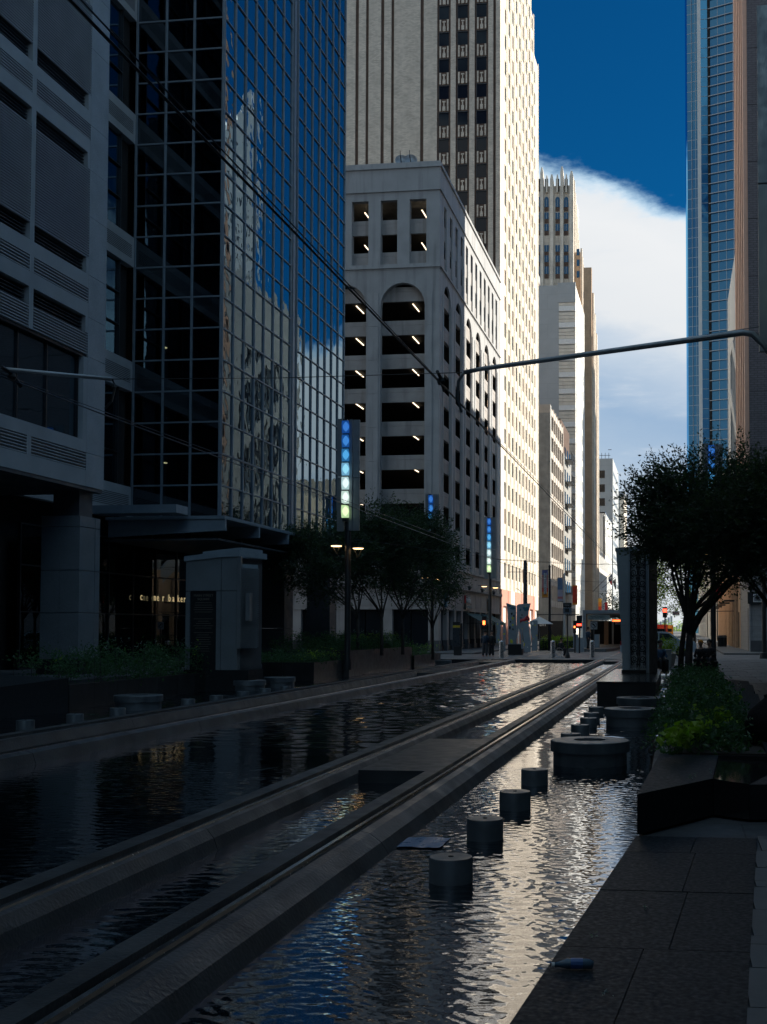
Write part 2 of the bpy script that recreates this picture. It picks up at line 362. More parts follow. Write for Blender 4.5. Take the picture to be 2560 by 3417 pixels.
# ================================================================ SETTING
S = dict(kind='structure')
LW = -18.0; RW = 5.4            # street walls, left and right
WZ = -0.2                       # water level
def sheet(name, x0, x1, y0, y1, z0, z1, m): return MB().box(x0, x1, y0, y1, z0, z1).build(name, m, **S)
MB().quad((-900,-300,-.6),(900,-300,-.6),(900,2500,-.6),(-900,2500,-.6)).build('ground', m_street, **S)
sheet('pool_floor', -16.2, .2, -12, 68.6, -.55, -.42, m_black)
MB().quad((-16.0,-12,WZ),(-.1,-12,WZ),(-.1,4.2,WZ),(-16.0,4.2,WZ)).build('water', m_water, **S)
import numpy as np
def wave_field(X, Y):
    def comp(seed, n, l0, l1, slope, spread):
        rs = np.random.RandomState(seed); Z = np.zeros_like(X)
        for i in range(n):
            lam = l0*(l1/l0)**rs.rand(); th = rs.normal(0, spread)+(math.pi if i % 3 == 0 else 0); k = 2*math.pi/lam
            Z += math.sqrt(2/n)*slope/k*np.sin(k*(X*math.sin(th)+Y*math.cos(th))+rs.uniform(0, 6.28)+.8*np.sin(X*.7+i)+.8*np.sin(Y*.31+i*2))
        return Z
    near = comp(11, 44, .055, .21, .070, .6)*np.clip((25-Y)/9, 0, 1)*np.clip((Y-4.2)/.4, 0, 1)*(.72+.28*np.sin(X*1.3+Y*.5)*np.sin(Y*.6+1))
    far = comp(4, 46, .24, .85, .15, .75)*np.clip((Y-17)/13, 0, 1)*(.7+.3*np.sin(X*.9+Y*.23)*np.sin(Y*.17+2))
    Z = near+far
    for (px, py) in ((-1.75, 9.19), (-1.8, 11.1), (-1.85, 12.95), (-1.33, 17.55)):      # faint rings spreading from the nozzles
        D = np.hypot(X-px, Y-py); Z += .0009*np.sin(D*2*math.pi/.13)*np.exp(-((D-.45)/.35)**2)
    return WZ+Z
def water_mesh(x0, x1, y0, y1, dx, dy):
    nx = int((x1-x0)/dx)+1; ny = int((y1-y0)/dy)+1
    X, Y = np.meshgrid(np.linspace(x0, x1, nx), np.linspace(y0, y1, ny)); Z = wave_field(X, Y)
    v = np.stack([X.ravel(), Y.ravel(), Z.ravel()], 1); i = (np.arange(ny-1)[:, None]*nx+np.arange(nx-1)).ravel()
    f = np.stack([i, i+1, i+nx+1, i+nx], 1)
    me = bpy.data.meshes.new('water'); me.from_pydata(v.tolist(), [], f.tolist()); me.polygons.foreach_set('use_smooth', [True]*len(me.polygons)); me.materials.append(m_water); me.update()
    return link('water', me, **S)
water_mesh(-3.0, -.1, 4.2, 17, .014, .012); water_mesh(-16.0, -3.0, 4.2, 17, .045, .021); water_mesh(-16.0, -.1, 17, 68.5, .085, .055)
sheet('plaza', -14.2, 3.4, 68.5, 85.0, -.5, 0.0, m_street)
sheet('street', -14.6, 3.2, 85.0, 900, -.5, -.004, m_street)
MB().box(-14.2, 3.4, 68.44, 68.5, -.5, -.012).build('pool_end_wall', m_black, **S)
sheet('cross_street', 3.4, 60, 64.5, 82, -.5, 0.0, m_street)
sheet('cross_street', -80, -14.2, 66.5, 82, -.5, -.01, m_street)
# left terrace (kerb stones joined edge to edge) and far sidewalks
sheet('terrace', -60, -16.2, -30, 66.5, -.5, .45, m_pave)
sheet('sidewalk', -60, -14.6, 82, 900, -.5, .1, m_walk)
sheet('sidewalk', 3.2, 40, 82, 900, -.5, .12, m_walk)
# near right sidewalk: dark granite coping along the pool, grey slabs beyond
edge = [(-1.05,-4),(-.72,4.95),(-.34,9.5),(-.30,10),(-.30,30.5),(-.55,30.6),(-.55,64.5)]
cop = [(-1.05,-4),(-.72,4.95),(-.33,9.6),(.60,9.6),(.62,9.45),(.27,4.95),(.05,-4)]
MB().prism(cop, -.5, .12).build('coping_base', m_black, **S)
def cl_(y): return -1.05+(y+4)*(.33/8.95) if y < 4.95 else -.72+(y-4.95)*(.39/4.65)
def cr_(y): return .05+(y+4)*(.22/8.95) if y < 4.95 else .27+(y-4.95)*.0778
yy0 = 1.0
while yy0 < 9.5:                 # coping laid as long slabs, joints slightly open
    yy1 = min(yy0+random.uniform(1.25, 1.5), 9.56)
    mid = random.uniform(.42, .6)
    xm0, xm1 = cl_(yy0)*(1-mid)+cr_(yy0)*mid, cl_(yy1)*(1-mid)+cr_(yy1)*mid
    z_ = .15+random.uniform(-.0015, .002)
    MB().prism([(cl_(yy0)-.012, yy0+.003), (xm0-.003, yy0+.003), (xm1-.003, yy1-.003), (cl_(yy1)-.012, yy1-.003)], .118, z_).build('coping_slab', m_black, **S)
    MB().prism([(xm0+.003, yy0+.003), (cr_(yy0), yy0+.003), (cr_(yy1), yy1-.003), (xm1+.003, yy1-.003)], .118, z_+.001).build('coping_slab', m_black, **S)
    yy0 = yy1
sl = MB()
gw = [(.05,-4),(.27,4.95),(.62,9.45),(.60,9.6),(-.33,9.6),(-.30,64.5),(60,64.5),(60,-4)]
sl.prism(gw, -.5, .125); sl.build('sidewalk', m_pave, **S)
nb = 0
slab_m = {}
y = 1.0
row = 0
while y < 64:                   # pavers picked out one by one near the camera
    h = .62 if y < 16 else 1.24
    x = 3.2; xl = .62 if y > 9 else (.05+(y+4)*(.22/8.95) if y < 4.95 else .27+(y-4.95)*.0778)
    if y > 28: xl = 1.7
    elif y > 9.3: xl = 1.55
    if y < 9.3:
        xa = xl+.01
        w = .95
    else: xa = xl+.01; w = .95
    k = 0
    while xa < 5.2:
        xb = min(xa+w, 5.3) if k or row % 2 == 0 else xa+w*.5
        if y+h < 64.4:
            zt = .146+random.uniform(-.003, .004)
            b = MB().box(xa+.006, xb-.006, y+.006, y+h-.006, .11, zt)
            b.build('paving_slab', m_walk, **S)
        xa = xb; k += 1
    y += h; row += 1
# rail kerbs: concrete beams standing in the water, cut into lengths
def railbeam(xr, prof, name):
    y = -8.0; k = 0
    while y < 68.3:
        l = 6.1; y1 = min(y+l, 68.44)
        MB().extY([(xr+a, b) for a, b in prof], y+.006, y1-.006).build(name, m_curb, **S)
        y = y1; k += 1
profR = [(-.33,-.5),(-.31,-.2),(-.26,.012),(-.085,.012),(-.08,-.05),(.10,-.05),(.105,.004),(.19,-.012),(.30,-.09),(.37,-.2),(.42,-.5)]
profL = [(-.36,-.5),(-.34,-.2),(-.29,.012),(-.10,.012),(-.095,-.05),(.08,-.05),(.085,.008),(.13,-.004),(.20,-.09),(.24,-.2),(.28,-.5)]
profN = [(-.22,-.5),(-.2,-.05),(-.10,.012),(-.095,-.05),(.08,-.05),(.085,.008),(.20,-.03),(.26,-.2),(.30,-.5)]
profF = [(-.42,-.5),(-.38,-.2),(-.34,.03),(-.10,.03),(-.095,-.05),(.08,-.05),(.085,.012),(.14,.0),(.22,-.2),(.26,-.5)]
railbeam(-2.98, profR, 'track_beam'); railbeam(-4.47, profL, 'track_beam'); railbeam(-9.87, profN, 'track_beam'); railbeam(-11.25, profF, 'track_beam')
for (xr, lab) in ((-2.98, 'shiny steel tram rail nearest the round stepping stones'), (-4.47, 'steel tram rail with a thin bright line, left rail of the nearer track'),
                  (-9.87, 'tram rail of the far track, on the side of the open pool'), (-11.25, 'tram rail of the far track, nearest the shrub planters')):
    MB().extY([(xr-.035,-.06),(xr-.035,-.02),(xr-.02,.0),(xr+.02,.0),(xr+.035,-.02),(xr+.035,-.06)], -8, 68.4).build('tram_rail', m_rail, label=lab, cat='rail', group='tram rails')
    MB().extY([(xr-.035,-.02),(xr-.03,.004),(xr+.03,.004),(xr+.035,-.02)], 68.6, 620).build('tram_rail', m_rail, label=lab.replace('tram rail', 'street rail').replace(', left rail of the nearer track','').replace(', on the side of the open pool','')+' past the pool', cat='rail', group='tram rails')
m_slab = mat('damp_slab', (.035, .04, .043), .4, var=.3, scale=2)
# concrete slabs bridging the rails
for (x0, x1, y0, y1) in ((-4.22,-3.30,15.0,19.4),(-4.22,-3.30,66.2,68.44),(-10.98,-10.08,48,56),(-10.98,-10.08,63.5,68.44)):
    MB().box(x0, x1, y0, y1, -.5, -.03).build('track_slab', m_slab, **S)
# ================================================================ BUILDINGS
def building(name, label, loc, cat='building'): return thing(name, label, cat, loc)
def grid_facade(root, face, P, u0, u1, z0, z1, cols, ww, rows, wh, m_wall, m_sp, glass, rec=.3, sprec=.08, pier='pier', wz=None, frame=None):
    """piers between window columns, spandrels between windows, glass set back"""
    if face == 'X': rec, sprec = .07, .02
    if face == 'x': rec, sprec = .03, .008
    us = [u0] + [v for c in cols for v in (c-ww/2, c+ww/2)] + [u1]
    for i in range(0, len(us), 2): addp(root, pier, m_wall, fb(face, P, us[i], us[i+1], z0, z1, 0, rec+.1))
    for c in cols:
        prev = z0
        for r in rows:
            if r-prev > .02: addp(root, 'spandrel', m_sp, fb(face, P, c-ww/2+.002, c+ww/2-.002, prev, r, sprec, rec+.08))
            addp(root, 'window', glass if random.random() > .18 else m_blindwin, fb(face, P, c-ww/2+.004, c+ww/2-.004, r, r+wh, rec, rec+.06))
            if frame: addp(root, 'sash_bar', frame, fb(face, P, c-.03, c+.03, r, r+wh, rec-.04, rec-.001))
            prev = r+wh
        if z1-prev > .02: addp(root, 'spandrel', m_sp, fb(face, P, c-ww/2+.002, c+ww/2-.002, prev, z1, sprec, rec+.08))
def core(root, x0, x1, y0, y1, z0, z1, m, name='core_wall'): MB().box(x0, x1, y0, y1, z0, z1).build(name, m, root)
def arch_bay(mb, face, P, u0, u1, a0, a1, zb, zs, zt, dep, n=12):
    def pt(u, z, d):
        return (P-d, u, z) if face == 'X' else (u, P+d, z)
    r = (a1-a0)/2; c = (a0+a1)/2; ry = r*1.0
    arc = [(c-r*math.cos(math.pi*k/n), zs+ry*math.sin(math.pi*k/n)) for k in range(n+1)]
    q = lambda *p: mb.quad(*[pt(*i) for i in p])
    if a0 > u0: q((u0,zb,0),(a0,zb,0),(a0,zs,0),(u0,zs,0))
    if u1 > a1: q((a1,zb,0),(u1,zb,0),(u1,zs,0),(a1,zs,0))
    for i in range(n):
        (ua, za), (ub, zb_) = arc[i], arc[i+1]
        q((ua,za,0),(ub,zb_,0),(ub,zt,0),(ua,zt,0))
        q((ua,za,0),(ua,za,dep),(ub,zb_,dep),(ub,zb_,0))
    if a0 > u0: q((u0,zs,0),(a0,zs,0),(a0,zt,0),(u0,zt,0))
    if u1 > a1: q((a1,zs,0),(u1,zs,0),(u1,zt,0),(a1,zt,0))
    for a in (a0, a1): q((a,zb,0),(a,zb,dep),(a,zs,dep),(a,zs,0))

# ---- 1 ribbed precast building, nearest on the left
rb = building('ribbed_office_building', 'grey precast building with fine ribbed bands and dark louvre slots, at the left edge', (LW-8, 25, 0))
zb = [(6.21,6.71,'p'),(6.71,7.25,'r'),(7.25,7.62,'p'),(7.62,10.18,'w'),(10.18,10.27,'s'),(10.27,10.95,'r'),(10.95,11.45,'l'),(11.45,11.88,'p'),(11.88,12.34,'r'),(12.34,12.77,'p'),(12.77,13.27,'l'),
      (13.27,16.06,'r'),(16.06,16.55,'l'),(16.55,16.97,'p'),(16.97,17.47,'r'),(17.47,17.86,'p'),(17.86,18.38,'l'),(18.38,21.2,'r'),(21.2,21.7,'l'),(21.7,22.2,'p'),(22.2,22.7,'r'),(22.7,23.2,'p'),(23.2,23.7,'l'),(23.7,27,'r')]
YJ = [14.0, 18.3, 22.9, 27.5, 31.95]      # joints between ribbed bays
ribs = MB()
for (a, b, k) in zb:
    if k == 'p':
        addp(rb, 'precast_band', m_rib, fb('X', LW, 14, 35.1, a, b, 0, .3))
    elif k == 'r':
        addp(rb, 'ribbed_backing', m_granite_dk, fb('X', LW, 14, 35.1, a, b, .035, .3))
        n = max(4, int((b-a)/.078))
        for j in range(4):
            for i in range(n):
                z = a+(i+.15)*(b-a)/n; x = LW
                ribs.quad((x-.035, YJ[j]+.12, z-.022), (x-.035, YJ[j+1]-.12 if j < 3 else YJ[j+1]-.12, z-.022), (x, YJ[j+1]-.12, z+.004), (x, YJ[j]+.12, z+.004))
                ribs.quad((x, YJ[j]+.12, z+.004), (x, YJ[j+1]-.12, z+.004), (x, YJ[j+1]-.12, z+.038), (x, YJ[j]+.12, z+.038))
        for i in range(n):
            z = a+(i+.15)*(b-a)/n; x = LW
            ribs.quad((x-.035, YJ[4]+.12, z-.012), (x-.035, 35.08, z-.012), (x, 35.08, z+.004), (x, YJ[4]+.12, z+.004))
            ribs.quad((x, YJ[4]+.12, z+.004), (x, 35.08, z+.004), (x, 35.08, z+.038), (x, YJ[4]+.12, z+.038))
        for yj in YJ: addp(rb, 'joint_strip', m_rib, fb('X', LW, yj-.11, yj+.11, a, b, -.002, .3))
    elif k == 'l':
        addp(rb, 'louvre_recess', m_int, fb('X', LW, 14, 35.05, a, b, .34, .5))
        for j in range(5):
            ya, yb = YJ[j]+.14, (YJ[j+1] if j < 4 else 35.2)-.14
            for i in range(5): addp(rb, 'louvre_blade', m_granite_dk, fb('X', LW, ya, yb, a+.05+i*.1, a+.068+i*.1, .12, .24))
            addp(rb, 'joint_strip', m_rib, fb('X', LW, YJ[j]-.11, YJ[j]+.11, a, b, 0, .4))
        addp(rb, 'jamb', m_rib, fb('X', LW, 34.95, 35.1, a, b, .0, .4))
    elif k == 'w':
        for (ya, yb) in ((17, 23.2), (23.3, 29.5), (29.6, 31.6), (31.66, 33.1), (33.14, 34.85)):
            addp(rb, 'office_window', m_rwin, fb('X', LW, ya+.03, yb-.03, a, b-.04, .22, .28))
            addp(rb, 'window_mullion', m_dkmetal, fb('X', LW, yb-.03, yb+.03, a, b, .16, .3))
        addp(rb, 'jamb', m_rib, fb('X', LW, 34.87, 35.1, a, b, 0, .4))
    else: addp(rb, 'window_head', m_dkmetal, fb('X', LW, 14, 35.1, a, b, .05, .3))
ribs.build('ribs', m_rib, rb, kind='stuff')
zs_ = [6.21, 7.25, 8.6, 10.23, 11.45, 12.77, 14.6, 16.06, 17.47, 19.9, 21.7, 23.7, 27]
for a, b in zip(zs_, zs_[1:]): addp(rb, 'corner_panel', m_pgran, fb('X', LW, 35.1, 36.2, a+.006, b-.006, -.004, 1.2))
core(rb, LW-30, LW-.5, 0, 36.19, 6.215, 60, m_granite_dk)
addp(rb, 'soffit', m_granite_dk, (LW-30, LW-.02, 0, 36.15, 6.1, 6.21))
# its ground floor pillar of granite slabs
pl = thing('granite_pillar', 'square grey granite pillar under the ribbed building, left of the bakery windows', 'pillar', (-18.7, 35.5, .45))
for (a, b) in ((.92,2.32),(2.34,3.62),(3.64,4.96),(4.98,5.3)):
    for (x0, x1) in ((-19.35,-18.74),(-18.73,-18.1)): addp(pl, 'granite_slab', m_granite, (x0, x1, 34.98, 35.9, a, b))
    addp(pl, 'granite_slab', m_granite, (-19.3,-18.09, 35.91, 36.2, a, b))
addp(pl, 'dark_base', m_black, (-19.42,-18.03, 34.9, 36.25, .45, .91)); addp(pl, 'upper_shaft', m_granite_dk, (-19.1,-18.25, 35.2, 36.0, 5.3, 6.1))
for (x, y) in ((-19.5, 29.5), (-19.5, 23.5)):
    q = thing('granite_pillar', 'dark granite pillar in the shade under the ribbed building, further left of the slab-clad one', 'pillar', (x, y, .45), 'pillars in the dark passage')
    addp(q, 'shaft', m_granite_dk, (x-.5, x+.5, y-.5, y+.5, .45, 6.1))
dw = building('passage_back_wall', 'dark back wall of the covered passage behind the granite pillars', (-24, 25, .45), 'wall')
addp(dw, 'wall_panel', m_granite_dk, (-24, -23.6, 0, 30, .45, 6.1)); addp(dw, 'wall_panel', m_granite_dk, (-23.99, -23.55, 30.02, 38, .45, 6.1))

# ---- 2 blue glass office tower with recessed corner
gt = building('blue_glass_tower', 'blue mirror glass office tower with square panes, standing on pillars behind the canopy', (-24, 54, 0))
RZ, RH, NR = 6.3, 1.262, 27
colsA = [45.42+i*1.165 for i in range(8)]; colsB = [54.45+i*1.125 for i in range(8)]
for cs in (colsA, colsB):
    for i in range(7):
        for r in range(NR):
            # panes sit very slightly out of plane, as real ones do
            k = random.uniform(-.006, .006); z = RZ+r*RH
            b = MB(); x = LW-.03; a0, a1, z0, z1 = cs[i]+.03, cs[i+1]-.03, z+.03, z+RH-.03
            addp(gt, 'glass_pane', m_mirror, (x-.02+k, x+k, a0, a1, z0, z1))
    for u in cs: addp(gt, 'vertical_mullion', m_mull, fb('X', LW, u-.026, u+.026, RZ, RZ+NR*RH, -.035, .06))
    for r in range(NR+1): addp(gt, 'horizontal_mullion', m_mull, fb('X', LW, cs[0], cs[-1], RZ+r*RH-.024, RZ+r*RH+.024, -.02, .06))
addp(gt, 'corner_strip', m_mull, fb('X', LW, 53.62, 54.4, RZ, RZ+NR*RH, .12, .2)); addp(gt, 'corner_strip', m_mull, fb('X', LW, 53.85, 54.15, RZ, RZ+NR*RH, -.02, .119))
cc = [-21.7, -20.45, -19.27, -18.05]
for i in range(3):
    for r in range(NR): addp(gt, 'clear_pane', m_clear, (cc[i]+.03, cc[i+1]-.03, 45.40, 45.42, RZ+r*RH+.03, RZ+(r+1)*RH-.03))
for u in cc: addp(gt, 'vertical_mullion', m_mull, (u-.035, u+.035, 45.33, 45.46, RZ, RZ+NR*RH))
for r in range(NR+1): addp(gt, 'horizontal_mullion', m_mull, (-21.7, -18, 45.36, 45.45, RZ+r*RH-.03, RZ+r*RH+.03))
core(gt, -40, -22.6, 36.3, 62.3, 0, 60, m_int); core(gt, -22.6, -18.2, 50.5, 62.28, 6.3, 40.5, m_int); core(gt, -22.5,-18.1, 45.5, 62.3, 6.1, 6.28, m_granite_dk, 'soffit')
for k in range(7):                 # floors, beams and round ceiling lamps seen through the clear corner
    z = RZ+k*2*2.524/2*2
    if z > 38: break
    addp(gt, 'floor_slab', m_int, (-22.5, -18.2, 45.6, 50.4, z-.15, z+.0)); addp(gt, 'edge_beam', mat('interior_beam' if k == 0 else 'interior_beam_%d' % k, (.14, .13, .15), .8) if False else m_granite_dk, (-19.9, -19.6, 45.6, 50.4, z, z+.9))
    addp(gt, 'interior_column', m_granite_dk, (-18.95, -18.6, 46.6, 47.0, z, z+5.0))
    addp(gt, 'edge_beam', m_granite_dk, (-22.4, -18.3, 47.5, 47.8, z, z+.7))
for yy_ in (1160, 1355, 1545):
    p = onY(547, yy_, 46.4); p.y += 1.73; lm = MB().lathe(p.x, p.y, [(.11, p.z), (.11, p.z+.03)], 14); lm.build('ceiling_lamp', m_lampwarm, gt)
# recessed street-side wall between the two buildings
XR = -21.7
for k in range(8):
    z0 = 6.3+k*5.05
    addp(gt, 'ribbed_band', m_rib, fb('X', XR, 36.25, 45.3, z0, z0+1.2, 0, .3))
    for j in range(8): addp(gt, 'band_groove', m_granite_dk, fb('X', XR, 36.3, 45.1, z0+.32+j*.07, z0+.35+j*.07, -.006, .01))
    for u0, u1 in ((36.3, 38.4), (38.45, 40.6), (40.65, 42.8), (42.85, 44.35)):
        for r in range(3): addp(gt, 'recess_pane', m_mirror, fb('X', XR, u0+.04, u1-.04, z0+1.23+r*1.275, z0+1.23+(r+1)*1.275-.06, .2, .24))
        for r in range(3): addp(gt, 'recess_mullion', m_dkmetal, fb('X', XR, u0, u1, z0+1.19+r*1.275, z0+1.23+r*1.275, .1, .26))
        addp(gt, 'recess_mullion', m_dkmetal, fb('X', XR, u1-.02, u1+.03, z0+1.2, z0+5.05, .1, .26))
    addp(gt, 'dark_jamb', m_int, fb('X', XR, 44.4, 45.3, z0+1.2, z0+5.05, .3, .5))
# ground floor: shopfront glazing with lettering, pillars
sf = building('cafe_shopfront', 'dark cafe windows with pale serif lettering behind the planter, under the canopy', (-22, 48, .45), 'shopfront')
for i in range(8):
    u = 38.2+i*2.05
    for (a, b) in ((.5,2.4),(2.45,4.0),(4.05,5.4)): addp(sf, 'window_pane', m_clear, fb('X', -22, u+.03, u+2.0, a, b, .1, .12))
    addp(sf, 'window_mullion', m_dkmetal, fb('X', -22, u-.03, u+.03, .45, 5.45, .05, .16))
for z in (.45, 2.4, 4.0, 5.4): addp(sf, 'transom', m_dkmetal, fb('X', -22, 38.2, 54.6, z, z+.05, .05, .16))
for (y0, y1, z0, z1, c) in ((46.1,47.4,2.5,3.75,(.12,.10,.08)),(48.3,49.9,1.2,4.1,(.16,.12,.07)),(50.6,52.2,1.6,3.2,(.07,.06,.05))):
    mm = emitmat('dim_interior_%d' % int(y0), c, .05); addp(sf, 'interior_panel', mm, (-24.2, -24.1, y0, y1, z0, z1))
core(sf, -26, -25.8, 38, 56, .45, 5.4, m_int, 'back_wall')
m_let = emitmat('cream_letter', (.75, .58, .30), .28)
for ch, xx in (('c', 472), ('n', 517), ('e', 527), ('r', 545), ('b', 566), ('a', 579), ('k', 596), ('e', 606), ('r', 616)):
    p = onX(xx, 1993, -21.86); text(ch, .44, m_let, sf, (-21.86, p.y+1.7, 3.02), FX, name='letter')
for (x, y) in ((-18.6, 51.9), (-18.6, 58.9)):
    q = thing('tower_pillar', 'dark square pillar carrying the glass tower, ' + ('right of the granite kiosk' if y < 55 else 'behind the street trees'), 'pillar', (x, y, .45))
    for j in range(4): addp(q, 'granite_slab', m_granite_dk, (x-.62, x+.62, y-.6, y+.6, .45+j*1.41, .45+j*1.41+1.4))
rl = thing('terrace_railing', 'dark metal handrail between the pillars at the terrace edge', 'railing', (-17.2, 58, .45))
for z in (.85, 1.15, 1.45): addp(rl, 'rail_bar', m_dkmetal, (-19, -15.5, 61.9, 61.94, z, z+.04))
for x in (-19,-17.8,-16.6,-15.5): addp(rl, 'post', m_dkmetal, (x-.025, x+.025, 61.89, 61.95, .45, 1.5))
# canopy
cn = thing('entrance_canopy', 'pale grey metal canopy with tapered cross beams under the glass tower', 'canopy', (-18, 47, 5.5))
XT = -16.7
MB().prism([(-21.4,41.3),(XT-1.35,41.3),(XT-1.35,42.3),(-21.4,42.3)], 6.06, 6.36).build('upper_roof_slab', m_canopy, cn)
MB().prism([(-21.4,42.5),(XT,42.5),(XT,54.5),(-21.4,54.5)], 5.93, 6.05).build('roof_slab', m_canopy, cn)
for k in range(4):
    y = 42.55+k*3.5
    b = MB(); x0 = -21.3 if k == 0 else -21.2
    b.v = [(x0,y,5.28),(XT,y,5.50),(XT,y,5.925),(x0,y,5.925),(x0,y+.15,5.28),(XT,y+.15,5.50),(XT,y+.15,5.925),(x0,y+.15,5.925)]
    b.f = [(0,1,2,3),(7,6,5,4),(0,4,5,1),(1,5,6,2),(2,6,7,3),(3,7,4,0)]
    b.build('cross_beam', m_canopy, cn)
for (x, y) in ((-20.2,44.4),(-19,44.6),(-18.3,48),(-19.8,48.2)): MB().box(x-.12,x+.12,y-.12,y+.12,5.35,5.92).build('floodlight', m_dkmetal, cn)
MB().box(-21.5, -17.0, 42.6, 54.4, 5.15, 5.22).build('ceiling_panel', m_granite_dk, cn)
flush()

for o_, d_ in ((rb, 1.85), (pl, 1.86), (gt, 1.66), (sf, 1.7), (cn, 1.5)):
    o_.location.y -= d_; WLOC[o_.name] = tuple(o_.location)
# ---- 3 parking garage with arches
gr = building('arched_parking_garage', 'grey parking garage with tall round arches and lit ceiling tubes, across the side street', (-26, 100, 0))
GY0, GY1, GX0 = 86.0, 116.2, -45.0
mb = MB(); bays = []
c = -20.9
while c > -42:
    bays.append(c); arch_bay(mb, 'Y', GY0, max(c-2.305, GX0), min(c+2.305, LW), c-1.745, c+1.745, 6.5, 25.8, 28.5, .55); c -= 4.61
mb.quad((-18.595,GY0,6.5),(LW,GY0,6.5),(LW,GY0,28.5),(-18.595,GY0,28.5)); mb.build('arched_wall', m_garage, gr)
mb = MB(); sb = [89.1+4.75*i for i in range(6)]
for i, c in enumerate(sb): arch_bay(mb, 'X', LW, GY0 if i == 0 else c-2.375, c+2.375 if i < 5 else GY1, c-1.47, c+1.47, 6.5, 26.5, 28.5, .16)
mb.build('arched_side_wall', m_garage, gr)
for face, P, cs, w in (('Y', GY0, bays, 1.745), ('X', LW, sb, 1.47)):
    lo, hi = (GX0, LW) if face == 'Y' else (GY0, GY1)
    for c in cs:
        for k in range(9):
            t = 27.35-2.53*k
            dd = .56 if face == 'Y' else .17; addp(gr, 'spandrel_panel', m_spandrel, fb(face, P, c-w-.3, c+w+.3, t-1.08, t-.34, dd, dd+.25)); addp(gr, 'spandrel_panel', m_spandrel, fb(face, P, c-w-.3, c+w+.3, t-.33, t, dd-.01, dd+.25))
            if face == 'X': addp(gr, 'warm_lit_panel', m_warmlit, fb(face, P, c-w+.1, c+.5, t-1.08-.85, t-1.085, .5, .55))
        # applied pilaster panels on the piers
        for s_ in (-1, 1):
            u = c+s_*(w+.36)
            if lo+.1 < u < hi-.1 and (s_ == 1 or abs(u-lo) > .1):
                for j in range(8): addp(gr, 'pier_panel', m_garage, fb(face, P, u-.22, u+.22, 6.6+2.53*j, 6.6+2.53*j+2.51, -.05, .01))
    # upper storeys
    pit = 2.29 if face == 'Y' else 2.33
    n = 11 if face == 'Y' else 12
    for j in range(n):
        if face == 'Y': a0, a1 = -20.37-j*pit, -19.05-j*pit
        else: a0, a1 = 87.7+j*pit, 88.75+j*pit
        nx = (a1, min(LW, -18)) if face == 'Y' and j == 0 else ((a1, a1+pit-1.32) if face == 'Y' else (a1, a1+pit-1.05 if j < n-1 else GY1))
        if j == 0 and face == 'X': addp(gr, 'upper_pier', m_garage, fb(face, P, GY0+.603, a0, 28.95, 33.8, 0, .6))
        addp(gr, 'upper_pier', m_garage, fb(face, P, nx[0], nx[1], 28.95, 33.8, 0, .6 if face == 'Y' else .12))
        for (z0, z1) in ((28.95, 29.95), (31.3, 32.4)):
            dd = .3 if face == 'Y' else .125; addp(gr, 'spandrel_panel', m_spandrel, fb(face, P, a0-.1, a1+.1, z0, z1-.3, dd, dd+.25)); addp(gr, 'spandrel_panel', m_spandrel, fb(face, P, a0-.1, a1+.1, z1-.29, z1, dd-.004, dd+.25))
    for (z0, z1, pr) in ((28.5,28.95,.02),(28.62,28.72,.14),(33.8,34.42,.0),(34.42,34.5,.12),(34.5,36.15,.03),(36.15,36.25,.16),(36.25,36.6,.06),(6.35,6.5,.12)):
        addp(gr, 'cornice', m_garage, fb(face, P, lo+(.502 if face == 'X' else 0), hi+(pr if face == 'Y' else 0)-(.001 if face == 'Y' else 0), z0, z1, -pr, .5))
for k in range(12):          # decks
    z = 27.35-.36-2.53*(k-2)
    if z > 5: addp(gr, 'deck', m_int, (GX0, LW-.85, GY0+.85, GY1-.3, z-.25, z))
core(gr, GX0, -27.5, GY0+9, GY1-.5, 6, 33.5, m_int, 'inner_wall'); addp(gr, 'roof_deck', m_conc, (GX0, LW-.5, GY0+.5, GY1-.3, 34.5, 34.7))
for k in range(2, 12):
    z = 27.35-.36-2.53*(k-2)-.36
    for c in bays[:4]:
        if (k*7+int(c)) % 9 == 0: continue
        addp(gr, 'light_tube', m_lampwhite, (c+.15, c+.22, 88.7, 90.9, z, z+.05))
for c in (-19.9, -24.5, -29.1):
    for z in (33.5, 30.98): addp(gr, 'light_tube', m_lampwhite, (c+.1, c+.17, 87.6, 89.8, z, z+.05))
for c in sb: 
    for z in (12.0, 9.5): addp(gr, 'light_tube', m_lampwhite, (-21, -20.93, c-.9, c+.2, z, z+.05))
